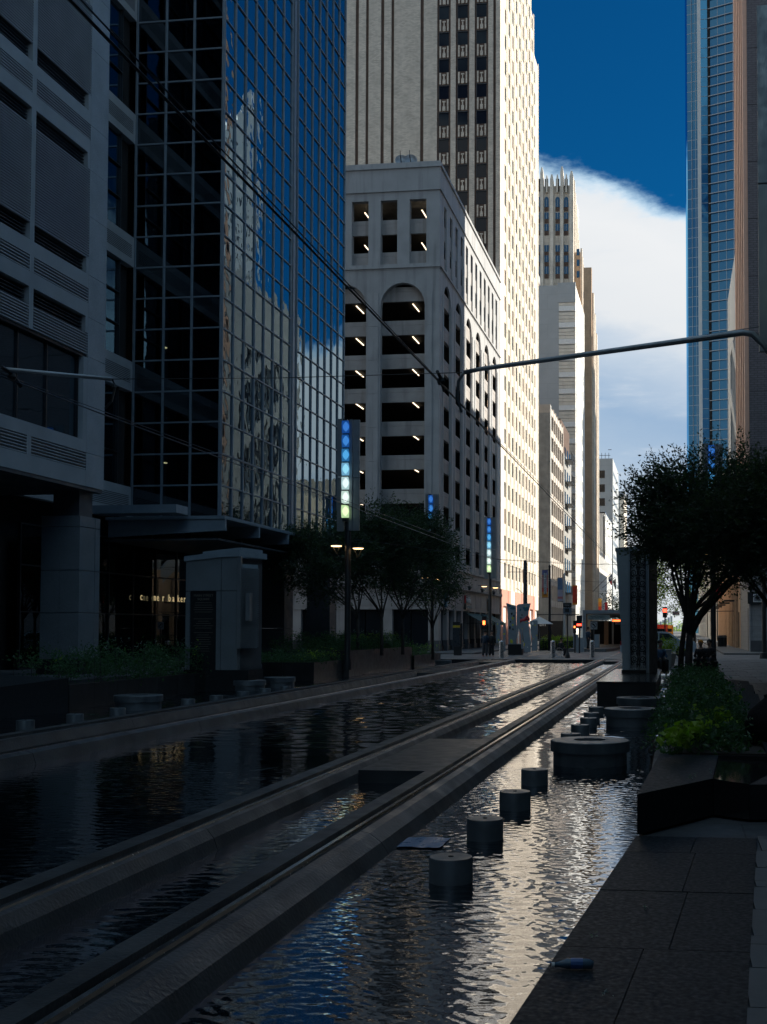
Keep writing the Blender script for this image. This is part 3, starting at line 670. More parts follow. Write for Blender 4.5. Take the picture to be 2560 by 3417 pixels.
# ground floor storefronts
for face, P, lo, hi in (('Y', GY0, GX0, LW), ('X', LW, GY0, GY1)):
    lo_ = lo+(.402 if face == 'X' else 0)
    addp(gr, 'fascia', m_cream if False else m_spandrel, fb(face, P, lo_, hi, 3.3, 4.9, .0, .4)); addp(gr, 'fascia_cornice', m_spandrel, fb(face, P, lo_, hi+(.29 if face == 'Y' else 0), 4.9, 5.15, -.3, .4)); addp(gr, 'fascia', m_spandrel, fb(face, P, lo_, hi, 5.15, 6.35, .02, .4))
    addp(gr, 'fascia_sill', m_spandrel, fb(face, P, lo_, hi+(.07 if face == 'Y' else 0), 3.2, 3.3, -.08, .4))
    u = lo; step = 3.05 if face == 'X' else 3.6
    us = []
    u = hi if face == 'Y' else lo
    for j in range(9):
        a = (u-j*step-.8, u-j*step) if face == 'Y' else (u+j*step+(.51 if j == 0 else 0), u+j*step+.8)
        addp(gr, 'shop_pilaster', m_spandrel, fb(face, P, a[0], a[1], .9, 3.2, -.02, .5)); addp(gr, 'shop_plinth', m_granite_dk, fb(face, P, a[0]-.03, a[1]+.03, .1, .9, -.06, .5))
        g0, g1 = (a[0]-step+.8, a[0]) if face == 'Y' else (a[1], a[1]+step-.8)
        for m_ in (0, .5): addp(gr, 'shop_window', m_win, fb(face, P, g0+(g1-g0)*m_+.04, g0+(g1-g0)*(m_+.5)-.04, .5, 3.1, .3, .36))
        addp(gr, 'shop_sill', m_dkmetal, fb(face, P, g0, g1, .1, .48, .2, .5))
        addp(gr, 'fascia_panel', m_spandrel, fb(face, P, g0-.2, g1+.2, 3.5, 4.7, -.035, .01))
core(gr, GX0, LW-.6, GY0+.6, GY1-.3, .1, 6.3, m_int, 'shop_interior')
gr.scale = (1, 1, 1.034)
# dish antennas on the roof edge
for x, lab in ((1340, 'small grey satellite dish on the garage roof, left of the two'), (1371, 'small grey satellite dish on the garage roof, right of the two')):
    p = onY(x, 530, 87.5); q = thing('satellite_dish', lab, 'satellite dish', (p.x, 87.5, 36.6), 'dishes on the garage roof'); q.location.z = 37.8
    d = MB(); 
    n = 16; dd = [(0, .12)] + [(r, .12*(1-(r/.62)**2)) for r in (.3, .62)]
    d.lathe(0, 0, [(.02, .0), (.35, .06), (.62, .18), (.62, .2), (.35, .09), (.02, .03)], 18)
    o = d.build('dish', m_metal, None); o.parent = q; o.location = (0, 0, .75); o.rotation_euler = (R(80), R(8), R(15)); o.scale = (.82, .82, .82)
    MB().tube([(p.x, 87.5, 36.5), (p.x, 87.5, 37.4)], .04, 6).build('mast', m_metal, q); MB().tube([(p.x, 87.5, 37.2), (p.x+.05, 86.9, 37.6), (p.x+.05, 86.85, 37.95)], .035, 6).build('feed_arm', m_dkmetal, q)
# shop signs
def sign(name, label, cat, box, m): 
    q = thing(name, label, cat, ((box[0]+box[1])/2, box[2], box[4])); MB().box(*box).build('sign_board', m, q); return q
s1 = thing('shop_sign', 'rounded blue edged oval shop sign on the corner fascia of the garage', 'sign', (LW, 88, 3.6))
MB().lathe(0, 0, [(.55,0),(.55,.2)], 20).build('sign_board', mat('sign_teal', (.05,.20,.30), .5), None)
sb_ = bpy.data.objects['sign_board']; sb_.parent = s1; sb_.location = (.02, .3, .5); sb_.rotation_euler = (0, R(90), 0); sb_.scale = (1.1, .8, 1)
text('M&C', .36, m_white, s1, (LW+.26, 88.3, 3.98), FX)
s2 = sign('shop_sign', 'dark sign board with white script letters between the green awnings', 'sign', (LW+.1, LW+.22, 96.2, 99.0, 3.45, 3.98), m_dkmetal)
text('Family', .75, m_white, s2, (LW+.15, 97.7, 4.05), FX, extrude=.06); text('FOOD STORE', .36, mat('sign_grey', (.35,.4,.4)), s2, (LW+.24, 97.6, 3.57), FX)
MB().box(LW+.1, LW+.2, 96.1, 96.4, 4.0, 4.65).build('red_mark', mat('sign_red', (.5,.03,.03)), s2)
s3 = sign('shop_sign', 'small square framed sign past the dark tram pole, before the pink granite', 'sign', (LW+.1, LW+.2, 108.2, 109.6, 3.5, 4.6), m_dkmetal)
for (y0, y1, lab) in ((97.2, 103.6, 'dark green awning over the garage shops, below the white script sign'), (104.6, 110.5, 'dark green awning over the garage shops, nearer the pink granite')):
    q = thing('shop_awning', lab, 'awning', (LW, (y0+y1)/2, 3.0), 'green awnings')
    MB().extY([(LW+.02,3.15),(LW+1.5,2.35),(LW+1.5,2.15),(LW+1.47,2.15),(LW+1.46,2.33),(LW+.02,3.1)], y0, y1).build('canvas', m_green, q)
    MB().tube([(LW, y0+.1, 2.3), (LW+1.45, y0+.1, 2.3)], .02, 6).build('awning_arm', m_dkmetal, q)
for y in (91.5, 97, 103.5, 110):
    q = thing('wall_lamp', 'small black globe lamp on the shop wall %s' % {91.5: 'nearest the trees', 97: 'above the script sign', 103.5: 'left of the tram pole', 110: 'beside the pink granite'}[y], 'lamp', (LW, y, 5.7), 'black wall lamps')
    MB().tube([(LW, y, 5.75), (LW+.3, y, 5.75), (LW+.35, y, 5.5)], .03, 6).build('bracket', m_dkmetal, q); MB().lathe(LW+.35, y, [(.03,5.5),(.15,5.4),(.17,5.25),(.1,5.12)], 12).build('shade', m_dkmetal, q, smooth=True)

# ---- 4 cream brick tower
bt = building('cream_brick_tower', 'tall cream brick tower with brown window strips, sunlit on its street side', (-30, 132, 0))
TY = 116.3; ZT = 92.0
def X_(x): return (x-VX)*TY/F
strips = [(-33.28,.35),(-32.18,.3),(-30.53,.35),(-29.44,.3),(-26.29,.35),(-18.6,.28)]; wcol = [-23.96,-21.98,-19.98]
gaps = sorted([(c-w/2, c+w/2) for c, w in strips] + [(c-.72, c+.72) for c in wcol] + [(-36.4,-36.0),(-39.2,-38.8),(-42.5,-42.1)])
u = -50
for a, b in gaps + [(LW, LW)]:
    if a > u: addp(bt, 'brick_pier', m_creamb, fb('Y', TY, u, a, 0, ZT, 0, .35))
    u = b
addp(bt, 'brown_brick_wall', m_brownb, fb('Y', TY, -49.9, LW-.31, 0, ZT, .2, .6))
orn = MB()
for (x0, x1, z0, z1) in ((-.48,-.32,0,1.22),(.32,.48,0,1.22),(-.17,.17,.92,1.05),(-.15,.15,.0,.5),(-.06,.06,.5,.9)): orn.box(x0, x1, -.12, 0, z0, z1)
orn_me = orn.mesh('spandrel_ornament', m_creamb)
for ci, c in enumerate(wcol):
    for k in range(34):
        z = 62.77+2.83*(9-k)
        if z < 8 or z > ZT-3: continue
        b = fb('Y', TY, c-.5, c+.5, z, z+1.33, .17, .24); addp(bt, 'dark_window', m_darkwin, b)
        addp(bt, 'window_frame', m_dkmetal, fb('Y', TY, c-.55, c+.55, z+1.33, z+1.4, .08, .22)); addp(bt, 'window_frame', m_dkmetal, fb('Y', TY, c-.55, c-.5, z, z+1.33, .12, .22))
        link('spandrel_ornament', orn_me, bt, (c-(-30), TY+.2-132, z-1.29))
# street side
cols = [119.9+2.855*i for i in range(10)]; ends = [(140.8, 79.6), (144.0, 75.8), (147.0, 73.6), (149.0, 73.6)]
def topz(y):
    if y < 140.9: return ZT
    return onX(1772.5, 30, LW).z if y < 143.6 else (onX(1780, 168, LW).z if y < 146.4 else onX(1790, 208, LW).z)
edges = [TY+.02] + [c+1.43 for c in cols] 
pe = [TY] 
for i, c in enumerate(cols):
    zt = topz(c)
    a = TY+.353 if i == 0 else c-1.43
    b = c+1.43 if i < 9 else 148.9
    addp(bt, 'street_pier', m_cream, fb('X', LW, a, c-.6, 5.9, zt, 0, .45)); addp(bt, 'street_pier', m_cream, fb('X', LW, c+.6, b, 5.9, zt, 0, .45))
    addp(bt, 'pier_rib', m_cream, fb('X', LW, b-.55, b-.32, 5.9, zt+.4, -.05, .01)); addp(bt, 'pier_rib', m_cream, fb('X', LW, b-.14, b+.10, 5.9, zt+.6, -.07, .01))
    prev = 5.9
    for k in range(40):
        z = 7.2+2.83*k
        if z+2 > zt: break
        addp(bt, 'spandrel', m_cream, fb('X', LW, c-.598, c+.598, prev, z, .03, .4)); addp(bt, 'street_window', m_win if random.random() > .3 else m_blindwin, fb('X', LW, c-.59, c+.59, z, z+1.6, .10, .15)); prev = z+1.6
    addp(bt, 'spandrel', m_cream, fb('X', LW, c-.598, c+.598, prev, zt, .03, .4))
core(bt, -50, LW-.47, TY+.62, 140.9, 0, ZT-.5, m_creamb); core(bt, -50, LW-.47, 140.95, 143.7, 0, 78, m_creamb); core(bt, -50, LW-.47, 143.7, 148.85, 0, 73, m_creamb)
# base in pink granite with tall bright doors
y = TY
for j in range(6):
    addp(bt, 'pink_pier', m_pink, fb('X', LW, y, y+1.9, .1, 5.9, -.1, .4)); addp(bt, 'pale_shutter', m_white, fb('X', LW, y+1.9, y+5.4, .1, 4.2, .2, .4)); addp(bt, 'pink_lintel', m_pink if j % 2 == 0 else m_cream, fb('X', LW, y+1.9, y+5.4, 4.2, 5.9, -.06, .4)); y += 5.4
flush()

# ---- 5 open deck garage, further on
g2 = building('open_deck_garage', 'pale open concrete parking garage beyond the cream brick tower, ten decks', (-30, 172, 0))
Y5, Y6, T5 = 163.5, 181.5, 34.0
addp(g2, 'corner_column', m_conc, (LW-2.2, LW, Y5, Y5+1.6, 0, T5)); addp(g2, 'column', m_conc, (-40, -27, Y5, Y5+1, 0, T5))
m_paleconc = mat('pale_concrete', (.52, .47, .42), .8, var=.15, scale=.6, streaks=.2)
for k in range(11):
    z = 1.9+3.08*k
    addp(g2, 'deck_edge', m_paleconc, (-40, LW-2.2, Y5, Y5+.5, z, z+.75)); addp(g2, 'deck', m_paleconc, (-40, LW-.6, Y5+.6, Y6-.3, z+.3, z+.6))
    addp(g2, 'side_edge', m_paleconc, fb('X', LW, Y5+1.6, Y6, z, z+.95, 0, .3))
    if k in (2, 3, 4):
        for j in range(3): addp(g2, 'light_tube', m_lampwhite, (-22.6+j*.7, -21.2+j*.7, Y5+2.5+j*2, Y5+2.6+j*2, z-.1-.0, z-.02))
for j in range(1, 7): addp(g2, 'side_column', m_paleconc, fb('X', LW, Y5+1.2+j*2.85, Y5+1.2+j*2.85+.45, 0, T5, -.05, .3))
core(g2, -40, -22, Y5+9, Y6-.4, 0, T5-1, m_int, 'inner_wall'); addp(g2, 'top_beam', m_paleconc, (-40, LW-.01, Y5-.02, Y5+.6, T5-1.2, T5))
for j in range(8): addp(g2, 'shutter_slat', m_metal, (LW-6, LW-2.4, Y5+.3, Y5+.36, 2.7+j*.28, 2.92+j*.28))
# ---- 6 dark narrow block with fire escapes
nb_ = building('fire_escape_block', 'narrow dark brown block with iron fire escapes, right of the open deck garage', (-28, 188, 0))
core(nb_, -38, LW-.35, 181.6, 196.5, 0, onX(1888, 1415, LW).z, m_brownb)
addp(nb_, 'street_wall', m_conc, fb('X', LW, 183.6, 196.4, 0, 30, 0, .34))
for k in range(8):
    z = 4+3.6*k
    for j in range(3): addp(nb_, 'window', m_win, fb('X', LW, 184.6+j*3.8, 186.4+j*3.8, z, z+2, -.03, .02))
    addp(nb_, 'escape_landing', m_dkmetal, fb('X', LW, 185, 191, z-.1, z, -1.1, -.02)); 
    for j in range(5): addp(nb_, 'escape_bar', m_dkmetal, fb('X', LW, 185+j*1.45, 185.08+j*1.45, z, z+1.1, -1.1, -1.03))
    addp(nb_, 'escape_rail', m_dkmetal, fb('X', LW, 185, 191, z+1.05, z+1.12, -1.1, -1.03))
# ---- 7 grey rendered tower
gy = building('grey_rendered_tower', 'tall blank grey tower with banded corner bay, left of the tan setback tower', (-30, 212, 0))
Y7 = 205.0; Z7 = onY(1900, 950, Y7).z
core(gy, -50, LW-3.0, Y7, 225, 0, Z7, m_greyb, 'blank_wall'); core(gy, -50, LW-8.8, Y7+2, 225, Z7, Z7+7.6, m_greyb, 'penthouse'); core(gy, LW-9.5, LW-7.0, Y7+1, 214, Z7, Z7+1.6, m_brownb, 'roof_kerb')
addp(gy, 'corner_bay_core', m_greyb, (LW-3.0, LW-.4, Y7+.25, 225, 0, Z7-.1))
z = 2.0
while z < Z7-3:
    addp(gy, 'bay_panel', m_white, (LW-3.0, LW, Y7-.05, Y7+.25, z, z+.9))
    for j in range(3): addp(gy, 'bay_course', m_cream, (LW-3.0, LW-.02, Y7, Y7+.25, z+.95+j*.62, z+1.5+j*.62))
    z += 3.0
addp(gy, 'corner_bay_top', m_greyb, (LW-3.2, LW+.02, Y7-.1, Y7+.4, Z7-3.2, Z7+.4)); 
grid_facade(gy, 'X', LW, Y7+.26, 225, 0, Z7, [Y7+2+2.6*i for i in range(7)], 1.15, [4+3.0*i for i in range(19)], 1.9, m_white, m_cream, m_win)
# ---- 8 tan setback tower (art deco)
dt = building('setback_deco_tower', 'limestone art deco tower with finned crown and blue windows, tallest in the left distance', (-30, 262, 0))
Y8 = 244.0
def d8(x): return (x-VX)*Y8/F
tan_x = d8(1977)
core(dt, -60, LW, Y8, 262, 0, onY(1960, 1250, Y8).z+12, m_tanb, 'lower_block')
for j in range(4): addp(dt, 'street_fin', m_deco, fb('X', LW, Y8+1.5+j*4.6, Y8+3.6+j*4.6, 0, onX(2000-4*j, 940+70*j, LW).z if False else (74-3.2*j), -.4, .2))
addp(dt, 'corner_buttress', m_tanb, (LW-1.6, LW+.05, Y8-.3, Y8+1.2, 0, 79))
xr = d8(1912); xm = d8(1940)
Zc = onY(1860, 590, Y8).z; Zs = onY(1940, 795, Y8).z; Zs2 = onY(1935, 1000, Y8).z
core(dt, -60, xr, Y8+2, 262, 60, Zc-1.2, m_deco, 'upper_shaft'); core(dt, xr+.01, xm-.2, Y8+3, 262, 60, Zs-2.0, m_tanb, 'side_shaft'); core(dt, xm-.19, LW-1.0, Y8+3, 262, 50, Zs2-12, m_tanb, 'low_shoulder')
# fins of the crown and pier ribs
for (x, yt, w) in ((1807, 548, 10), (1824, 575, 6), (1841, 572, 11), (1860, 572, 6), (1876, 545, 10), (1891, 570, 6), (1909, 560, 13)):
    cx = d8(x); ww = w*Y8/F/2; zt = onY(x, yt, Y8).z
    MB().prism([(cx-ww, Y8+1.2), (cx+ww, Y8+1.2), (cx+ww, Y8+3.0), (cx-ww, Y8+3.0)], 62 if w > 7 else onY(x, 634, Y8).z, zt-1.3, None).build('crown_fin', m_deco, dt)
    MB().prism([(cx-ww, Y8+1.2), (cx+ww, Y8+1.2), (cx+ww, Y8+3.0), (cx-ww, Y8+3.0)], zt-1.298, zt, [(cx-ww*.4, Y8+1.6), (cx+ww*.4, Y8+1.6), (cx+ww*.4, Y8+2.6), (cx-ww*.4, Y8+2.6)]).build('fin_tip', m_deco, dt)
for j in range(7):
    x = LW-4.2+0; xx = xr+.02; zt = Zc+.5-j*1.9
    addp(dt, 'side_fin', m_deco, (xr, xr+.35, Y8+3.5+j*2.2, Y8+4.6+j*2.2, 60, zt)); addp(dt, 'side_fin', m_deco, (xm-.2, xm+.15, Y8+3.5+j*2.2, Y8+4.6+j*2.2, 60, Zs-1-j*1.2)); addp(dt, 'side_fin', m_deco, (LW-1.0, LW-.7, Y8+3.5+j*2.2, Y8+4.6+j*2.2, 50, Zs2-11-j*1.4))
m_bluewin = glassmat('deco_blue_window', (.22, .42, .65), .05, base=(.006, .045, .11))
for x in (1797, 1822.5, 1860.5, 1890):
    cx = d8(x); hw = 7.4*Y8/F
    for (ya, yb) in ((655,680),(698,720),(737,760),(808,830),(843,865),(880,905)):
        za, zb2 = onY(x, yb, Y8).z, onY(x, ya, Y8).z
        addp(dt, 'blue_window', m_bluewin, (cx-hw, cx+hw, Y8+1.9, Y8+1.99, za, zb2)); addp(dt, 'window_bar', m_metal, (cx-.04, cx+.04, Y8+1.84, Y8+1.9, za, zb2)); addp(dt, 'bronze_spandrel', m_brownb, (cx-hw, cx+hw, Y8+1.92, Y8+1.99, za-1.0, za-.02))
    b = MB(); zz0 = onY(x, 655, Y8).z; n = 8
    b.v = [(cx-hw*math.cos(math.pi*k/n), Y8+1.9, zz0+hw*1.3*math.sin(math.pi*k/n)) for k in range(n+1)] + [(cx-hw*math.cos(math.pi*k/n), Y8+1.99, zz0+hw*1.3*math.sin(math.pi*k/n)) for k in range(n+1)]
    b.f = [tuple(range(n+1)), tuple(range(2*n+1, n, -1))]; b.build('arched_head', m_bluewin, dt)
    addp(dt, 'crown_void', m_int, (cx-hw*.8, cx+hw*.8, Y8+1.93, Y8+1.985, onY(x, 628, Y8).z, onY(x, 585, Y8).z))
for yb in (700, 835, 872): pass
for ya in (815, 851, 890):
    cx = d8(1929); za = onY(1929, ya+22, Y8).z; addp(dt, 'blue_window', m_bluewin, (cx-.3, cx+.3, Y8+2.9, Y8+2.99, za, za+1.4))
for ya in (960, 1003):
    cx = d8(1951); za = onY(1951, ya+22, Y8).z; addp(dt, 'blue_window', m_bluewin, (cx-.25, cx+.25, Y8+2.9, Y8+2.99, za, za+1.4))
# ---- 9..11 far left buildings
wb = building('white_corner_block', 'white stone corner block with tall windows, behind the station roof', (-26, 292, 0))
Y9 = 268.0; Z9 = onX(1985, 1835, LW).z
core(wb, -40, LW-.5, Y9, 318, 0, Z9, m_cream); core(wb, LW-5, LW-.5, 290, 318, Z9, onX(2012, 1700, LW).z, m_white, 'taller_half')
grid_facade(wb, 'X', LW, Y9, 318, 0, Z9, [Y9+3+4.2*i for i in range(11)], 2.0, [3.5, 11, 16], 4.0, m_white, m_cream, m_win, frame=m_dkmetal)
grid_facade(wb, 'X', LW, 290, 318, Z9+.01, onX(2012, 1700, LW).z, [292+4.2*i for i in range(6)], 1.8, [Z9+2+4*i for i in range(3)], 2.4, m_white, m_cream, m_win)
addp(wb, 'corner_window', m_win, (d8(1957)*Y9/Y8-.6, d8(1957)*Y9/Y8+.5, Y9-.04, Y9-.01, 12.5, 18.0)); addp(wb, 'corner_window', m_win, (d8(1957)*Y9/Y8-.6, d8(1957)*Y9/Y8+.5, Y9-.04, Y9-.01, 3, 10.0))
tb = building('tiled_office_slab', 'pale blue grey office slab with dark window bands and a wire roof frame', (-24, 340, 0))
YA = 330.0; ZA = onY(2020, 1530, YA).z
def dA(x): return (x-VX)*YA/F
core(tb, -50, LW-.3, YA, 362, 0, ZA, m_greyb, 'tiled_wall')
for k in range(11):
    z = 5+4.0*k; addp(tb, 'dark_window', m_win, (dA(1985), dA(2022), YA-.05, YA-.01, z, z+2.2)); 
for k in range(11):
    for j in range(9): addp(tb, 'slot_window', m_win, fb('X', LW-.3, YA+2+j*3.2, YA+3.6+j*3.2, 6+4*k, 7.2+4*k, -.03, .01))
addp(tb, 'white_side_wall', m_white, fb('X', LW-.3, YA+.1, 362, 0, ZA-3, -.3, .0)) if False else None
addp(tb, 'corner_slab', m_conc, (dA(2027), dA(2035), YA-4, YA-.05, 0, onY(2030, 1765, YA).z))
for j in range(4): addp(tb, 'roof_frame', m_dkmetal, (dA(1998+12*j), dA(1998+12*j)+.12, YA+1, YA+1.12, ZA, ZA+1.8))
addp(tb, 'roof_frame', m_dkmetal, (dA(1995), dA(2040), YA+1, YA+1.12, ZA+1.0, ZA+1.12)); addp(tb, 'roof_frame', m_dkmetal, (dA(2032), dA(2044), YA+1, YA+1.12, ZA+2.6, ZA+2.75))
ft = building('far_corniced_tower', 'far cream tower with overhanging green cornice, right of the office slab', (-20, 420, 0))
YB = 372.0; ZBt = onY(2075, 1640, YB).z
def dB(x): return (x-VX)*YB/F
core(ft, -40, dB(2072), YB, 395, 0, ZBt-1, m_greyb, 'shaft'); core(ft, dB(2072)+.01, dB(2085), YB+1, 395, 0, ZBt-1, m_cream, 'side_shaft')
addp(ft, 'cornice', m_metal, (dB(2055), dB(2090), YB-1, 397, ZBt-1, ZBt)); addp(ft, 'cornice', m_metal, (dB(2055), dB(2086), YB-.5, 396, ZBt-1.8, ZBt-1.02))
for k in range(12): addp(ft, 'window', m_win, (dB(2062), dB(2069), YB-.05, YB-.01, 3+3.6*k, 5.4+3.6*k))
flush()

# ---- RIGHT SIDE
br = building('brick_corner_tower', 'purple grey brick tower with salmon fins over a pale stone base, at the right edge', (17, 94, 0))
YR = 87.0; RX = (2500-VX)*YR/F
core(br, RX, 34, YR+.3, 101.4, 6.5, 78, m_brick_r); 
z = 6.5
while z < 77.5:
    z1 = min(z+4.35, 78); addp(br, 'brick_panel', m_brick_r, fb('Y', YR, RX, 34, z+.02, z1-.02, 0, .3)); z = z1
for j in range(6): addp(br, 'facade_fin', m_salmon, (RX-.32, RX-.001, YR+.1+j*2.45, YR+1.05+j*2.45, 6.4, 78))
for j in range(5): addp(br, 'dark_window_strip', m_win, (RX-.06, RX-.002, YR+1.07+j*2.45, YR+2.53+j*2.45, 6.4, 78))
core(br, RX+.02, 34, YR+.05, 101.4, .12, 6.5, m_stone_r, 'stone_base'); addp(br, 'dark_plinth', m_granite_dk, (RX-.02, 34, YR-.03, YR+.05, .12, .95))
addp(br, 'base_fascia', m_stone_r, (RX-.05, 34, YR-.06, 101.4, 5.3, 6.4))
addp(br, 'doorway', m_int, (RX-.03, RX+.02, YR+1.2, YR+3.2, .12, 3.4)); addp(br, 'corner_reveal', m_stone_r, (RX-.12, RX+.02, YR, YR+.9, .12, 5.3))
bs = thing('blade_sign', 'dark fascia sign with a pale framed animal emblem at the stone corner', 'sign', (RX+.6, YR, 3.75))
p0, p1 = onY(2500, 2015, YR-.25), onY(2546, 1976, YR-.25)
MB().box(p0.x-.1, p1.x, YR-.25, YR-.02, p0.z, p1.z).build('sign_board', m_dkmetal, bs); q0, q1 = onY(2514, 2009, YR-.3), onY(2543, 1982, YR-.3)
MB().box(q0.x, q1.x, YR-.3, YR-.25, q0.z, q1.z).build('emblem_panel', m_white, bs); MB().box(q0.x+.05, q1.x-.05, YR-.305, YR-.3, q0.z+.05, q1.z-.05).build('emblem_ground', m_metal, bs)
MB().prism([(0,0),(1,0)], 0, 0).build('x', m_dkmetal, bs) if False else None
cxm, czm = (q0.x+q1.x)/2, (q0.z+q1.z)/2
MB().quad(*[(cxm+a*.24, YR-.31, czm+b*.24) for a, b in ((-.6,.2),(-.2,.35),(.1,.8),(.3,.3),(.8,.1),(.5,-.1),(.6,-.8),(.3,-.3),(-.1,-.3),(-.3,-.8),(-.35,-.1),(-.8,-.1))]).build('emblem', m_dkmetal, bs)
# tan shops and louvred white block above
ts = building('white_louvred_block', 'white louvred office block with diagonal bracing above tan shopfronts on the right', (12, 112, 0))
ZL = onX(2464, 775, RX).z
core(ts, RX+.5, 30, 101.6, 122, 7.5, ZL, m_win, 'glazed_wall')
addp(ts, 'tan_wall', m_tan, (RX, 30, 101.6, 150, .12, 7.5)) 
for (y0, y1) in ((101.6, 106.0), (116.5, 122)): addp(ts, 'white_cladding', m_louv, (RX-.02, RX+.5, y0, y1, 7.5, ZL))
addp(ts, 'white_cladding', m_louv, (RX-.02, RX+.5, 106.0, 116.5, ZL-7, ZL))
for k in range(10):
    z = 6+3.2*k; b = MB(); b.v = [(RX-.03, 106, z), (RX-.03, 116.5, z+5.5), (RX-.03, 116.5, z+7.0), (RX-.03, 106, z+1.5), (RX+.3, 106, z), (RX+.3, 116.5, z+5.5), (RX+.3, 116.5, z+7.0), (RX+.3, 106, z+1.5)]
    b.f = [(3,2,1,0),(4,5,6,7),(0,1,5,4),(1,2,6,5),(2,3,7,6),(3,0,4,7)]
    if z+7 < ZL-3 and k % 2 == 0: b.build('diagonal_brace', m_louv, ts)
for y in (109, 112.5): addp(ts, 'glazing_bar', m_white, (RX-.05, RX+.4, y-.06, y+.06, 7.5, ZL-7))
for j in range(40):
    for (y0, y1) in ((101.6, 106.0), (116.5, 122)): addp(ts, 'louvre_line', m_metal, (RX-.035, RX-.021, y0, y1, 8+j*.72, 8.05+j*.72))
for j in range(14):
    y = 103+j*3.3; addp(ts, 'shop_bay', m_win, (RX-.02, RX, y, y+1.7, .2, 3.3)); addp(ts, 'tan_pilaster', m_tan, (RX-.25, RX, y+2.1, y+2.9, .12, 6.8))
    if j % 3 == 1: addp(ts, 'small_balcony', m_dkmetal, (RX-1.2, RX-.25, y, y+1.6, 4.3, 4.45))
pb = building('pale_right_block', 'low pale block further down the right side of the street', (14, 140, 0))
core(pb, RX, 30, 122.1, 150, 7.5, 17, m_cream)
for (y0, y1, h, nm, lab) in ((166, 205, 24, 'stone_right_block', 'stone block on the right beyond the white louvred block'), (222, 300, 30, 'stone_right_block', 'longer stone block further along the right side, behind the tree crown')):
    q = building(nm, lab, (14, y0, 0)); core(q, RX+.3, 30, y0, y1, 0, h, m_cream)
    grid_facade(q, 'x', RX, y0, y1, 0, h, [y0+3+4*i for i in range(int((y1-y0-4)/4))], 1.8, [3+4*i for i in range(int(h/4)-1)], 2.2, m_cream, m_cream, m_win)
# far blue glass skyscraper
sk = building('blue_glass_skyscraper', 'slender blue glass skyscraper with horizontal fins behind the white louvred block', (14, 430, 0))
YS = 420.0; ZS = 260
def dS(x, Y=YS): return (x-VX)*Y/F
P = [dS(2298), dS(2335), dS(2347), dS(2370), dS(2379), dS(2480)]
fy = [(P[0]-.0, YS+6), (P[0]+.6, YS+.8), (P[1], YS), (P[2], YS), (P[2]+.01, YS+3), (P[3], YS+2.2), (P[3]+.01, YS-1.5)]
body = MB().prism([(P[0], YS+7), (P[0]+.4, YS+1), (P[1], YS), (P[1], YS+40), (P[0], YS+40)], 0, ZS).build('glass_corner', m_mirror2, sk)
MB().prism([(P[1]+.01, YS-.6), (P[2], YS-.6), (P[2], YS+30), (P[1]+.01, YS+30)], 0, ZS).build('stone_pier', m_greyb, sk)
MB().prism([(P[2]+.01, YS+3), (P[3], YS+3), (P[3], YS+30), (P[2]+.01, YS+30)], 0, ZS).build('recessed_glass', m_mirror2, sk)
MB().prism([(P[3]+.01, YS+2), (P[4], YS+2), (P[4], YS+30), (P[3]+.01, YS+30)], 0, ZS).build('dark_joint', m_int, sk)
ang = .16
def edgeY(x): return YS+1-(x-P[4])*ang*2.6
MB().prism([(P[4]+.01, edgeY(P[4])), (P[5], edgeY(P[5])), (P[5], YS+30), (P[4]+.01, YS+30)], 0, ZS).build('glass_front', m_mirror2, sk)
z = 30
while z < 250:
    MB().prism([(P[3]+.1, edgeY(P[4])-.45), (P[5], edgeY(P[5])-.45), (P[5], edgeY(P[5])-.02), (P[3]+.1, edgeY(P[4])-.02)], z, z+.22).build('sun_fin', m_metal, sk)
    addp(sk, 'glazing_bar', m_metal, (P[2]+.02, P[3], YS+2.9, YS+2.99, z+1.2, z+1.32))
    MB().prism([(P[0]+.38, YS+.95), (P[1], YS-.05), (P[1], YS-.01), (P[0]+.38, YS+.98)], z+2.0, z+2.14).build('glazing_bar', m_metal, sk)
    z += 3.62
for xx in (2316, 2329, 2403, 2428, 2452):
    x = dS(xx); yy = (YS+.5-(x-P[0])*.1) if x < P[1] else edgeY(x)
    addp(sk, 'glazing_bar', m_metal, (x-.07, x+.07, yy-.16, yy+.1, 0, ZS))
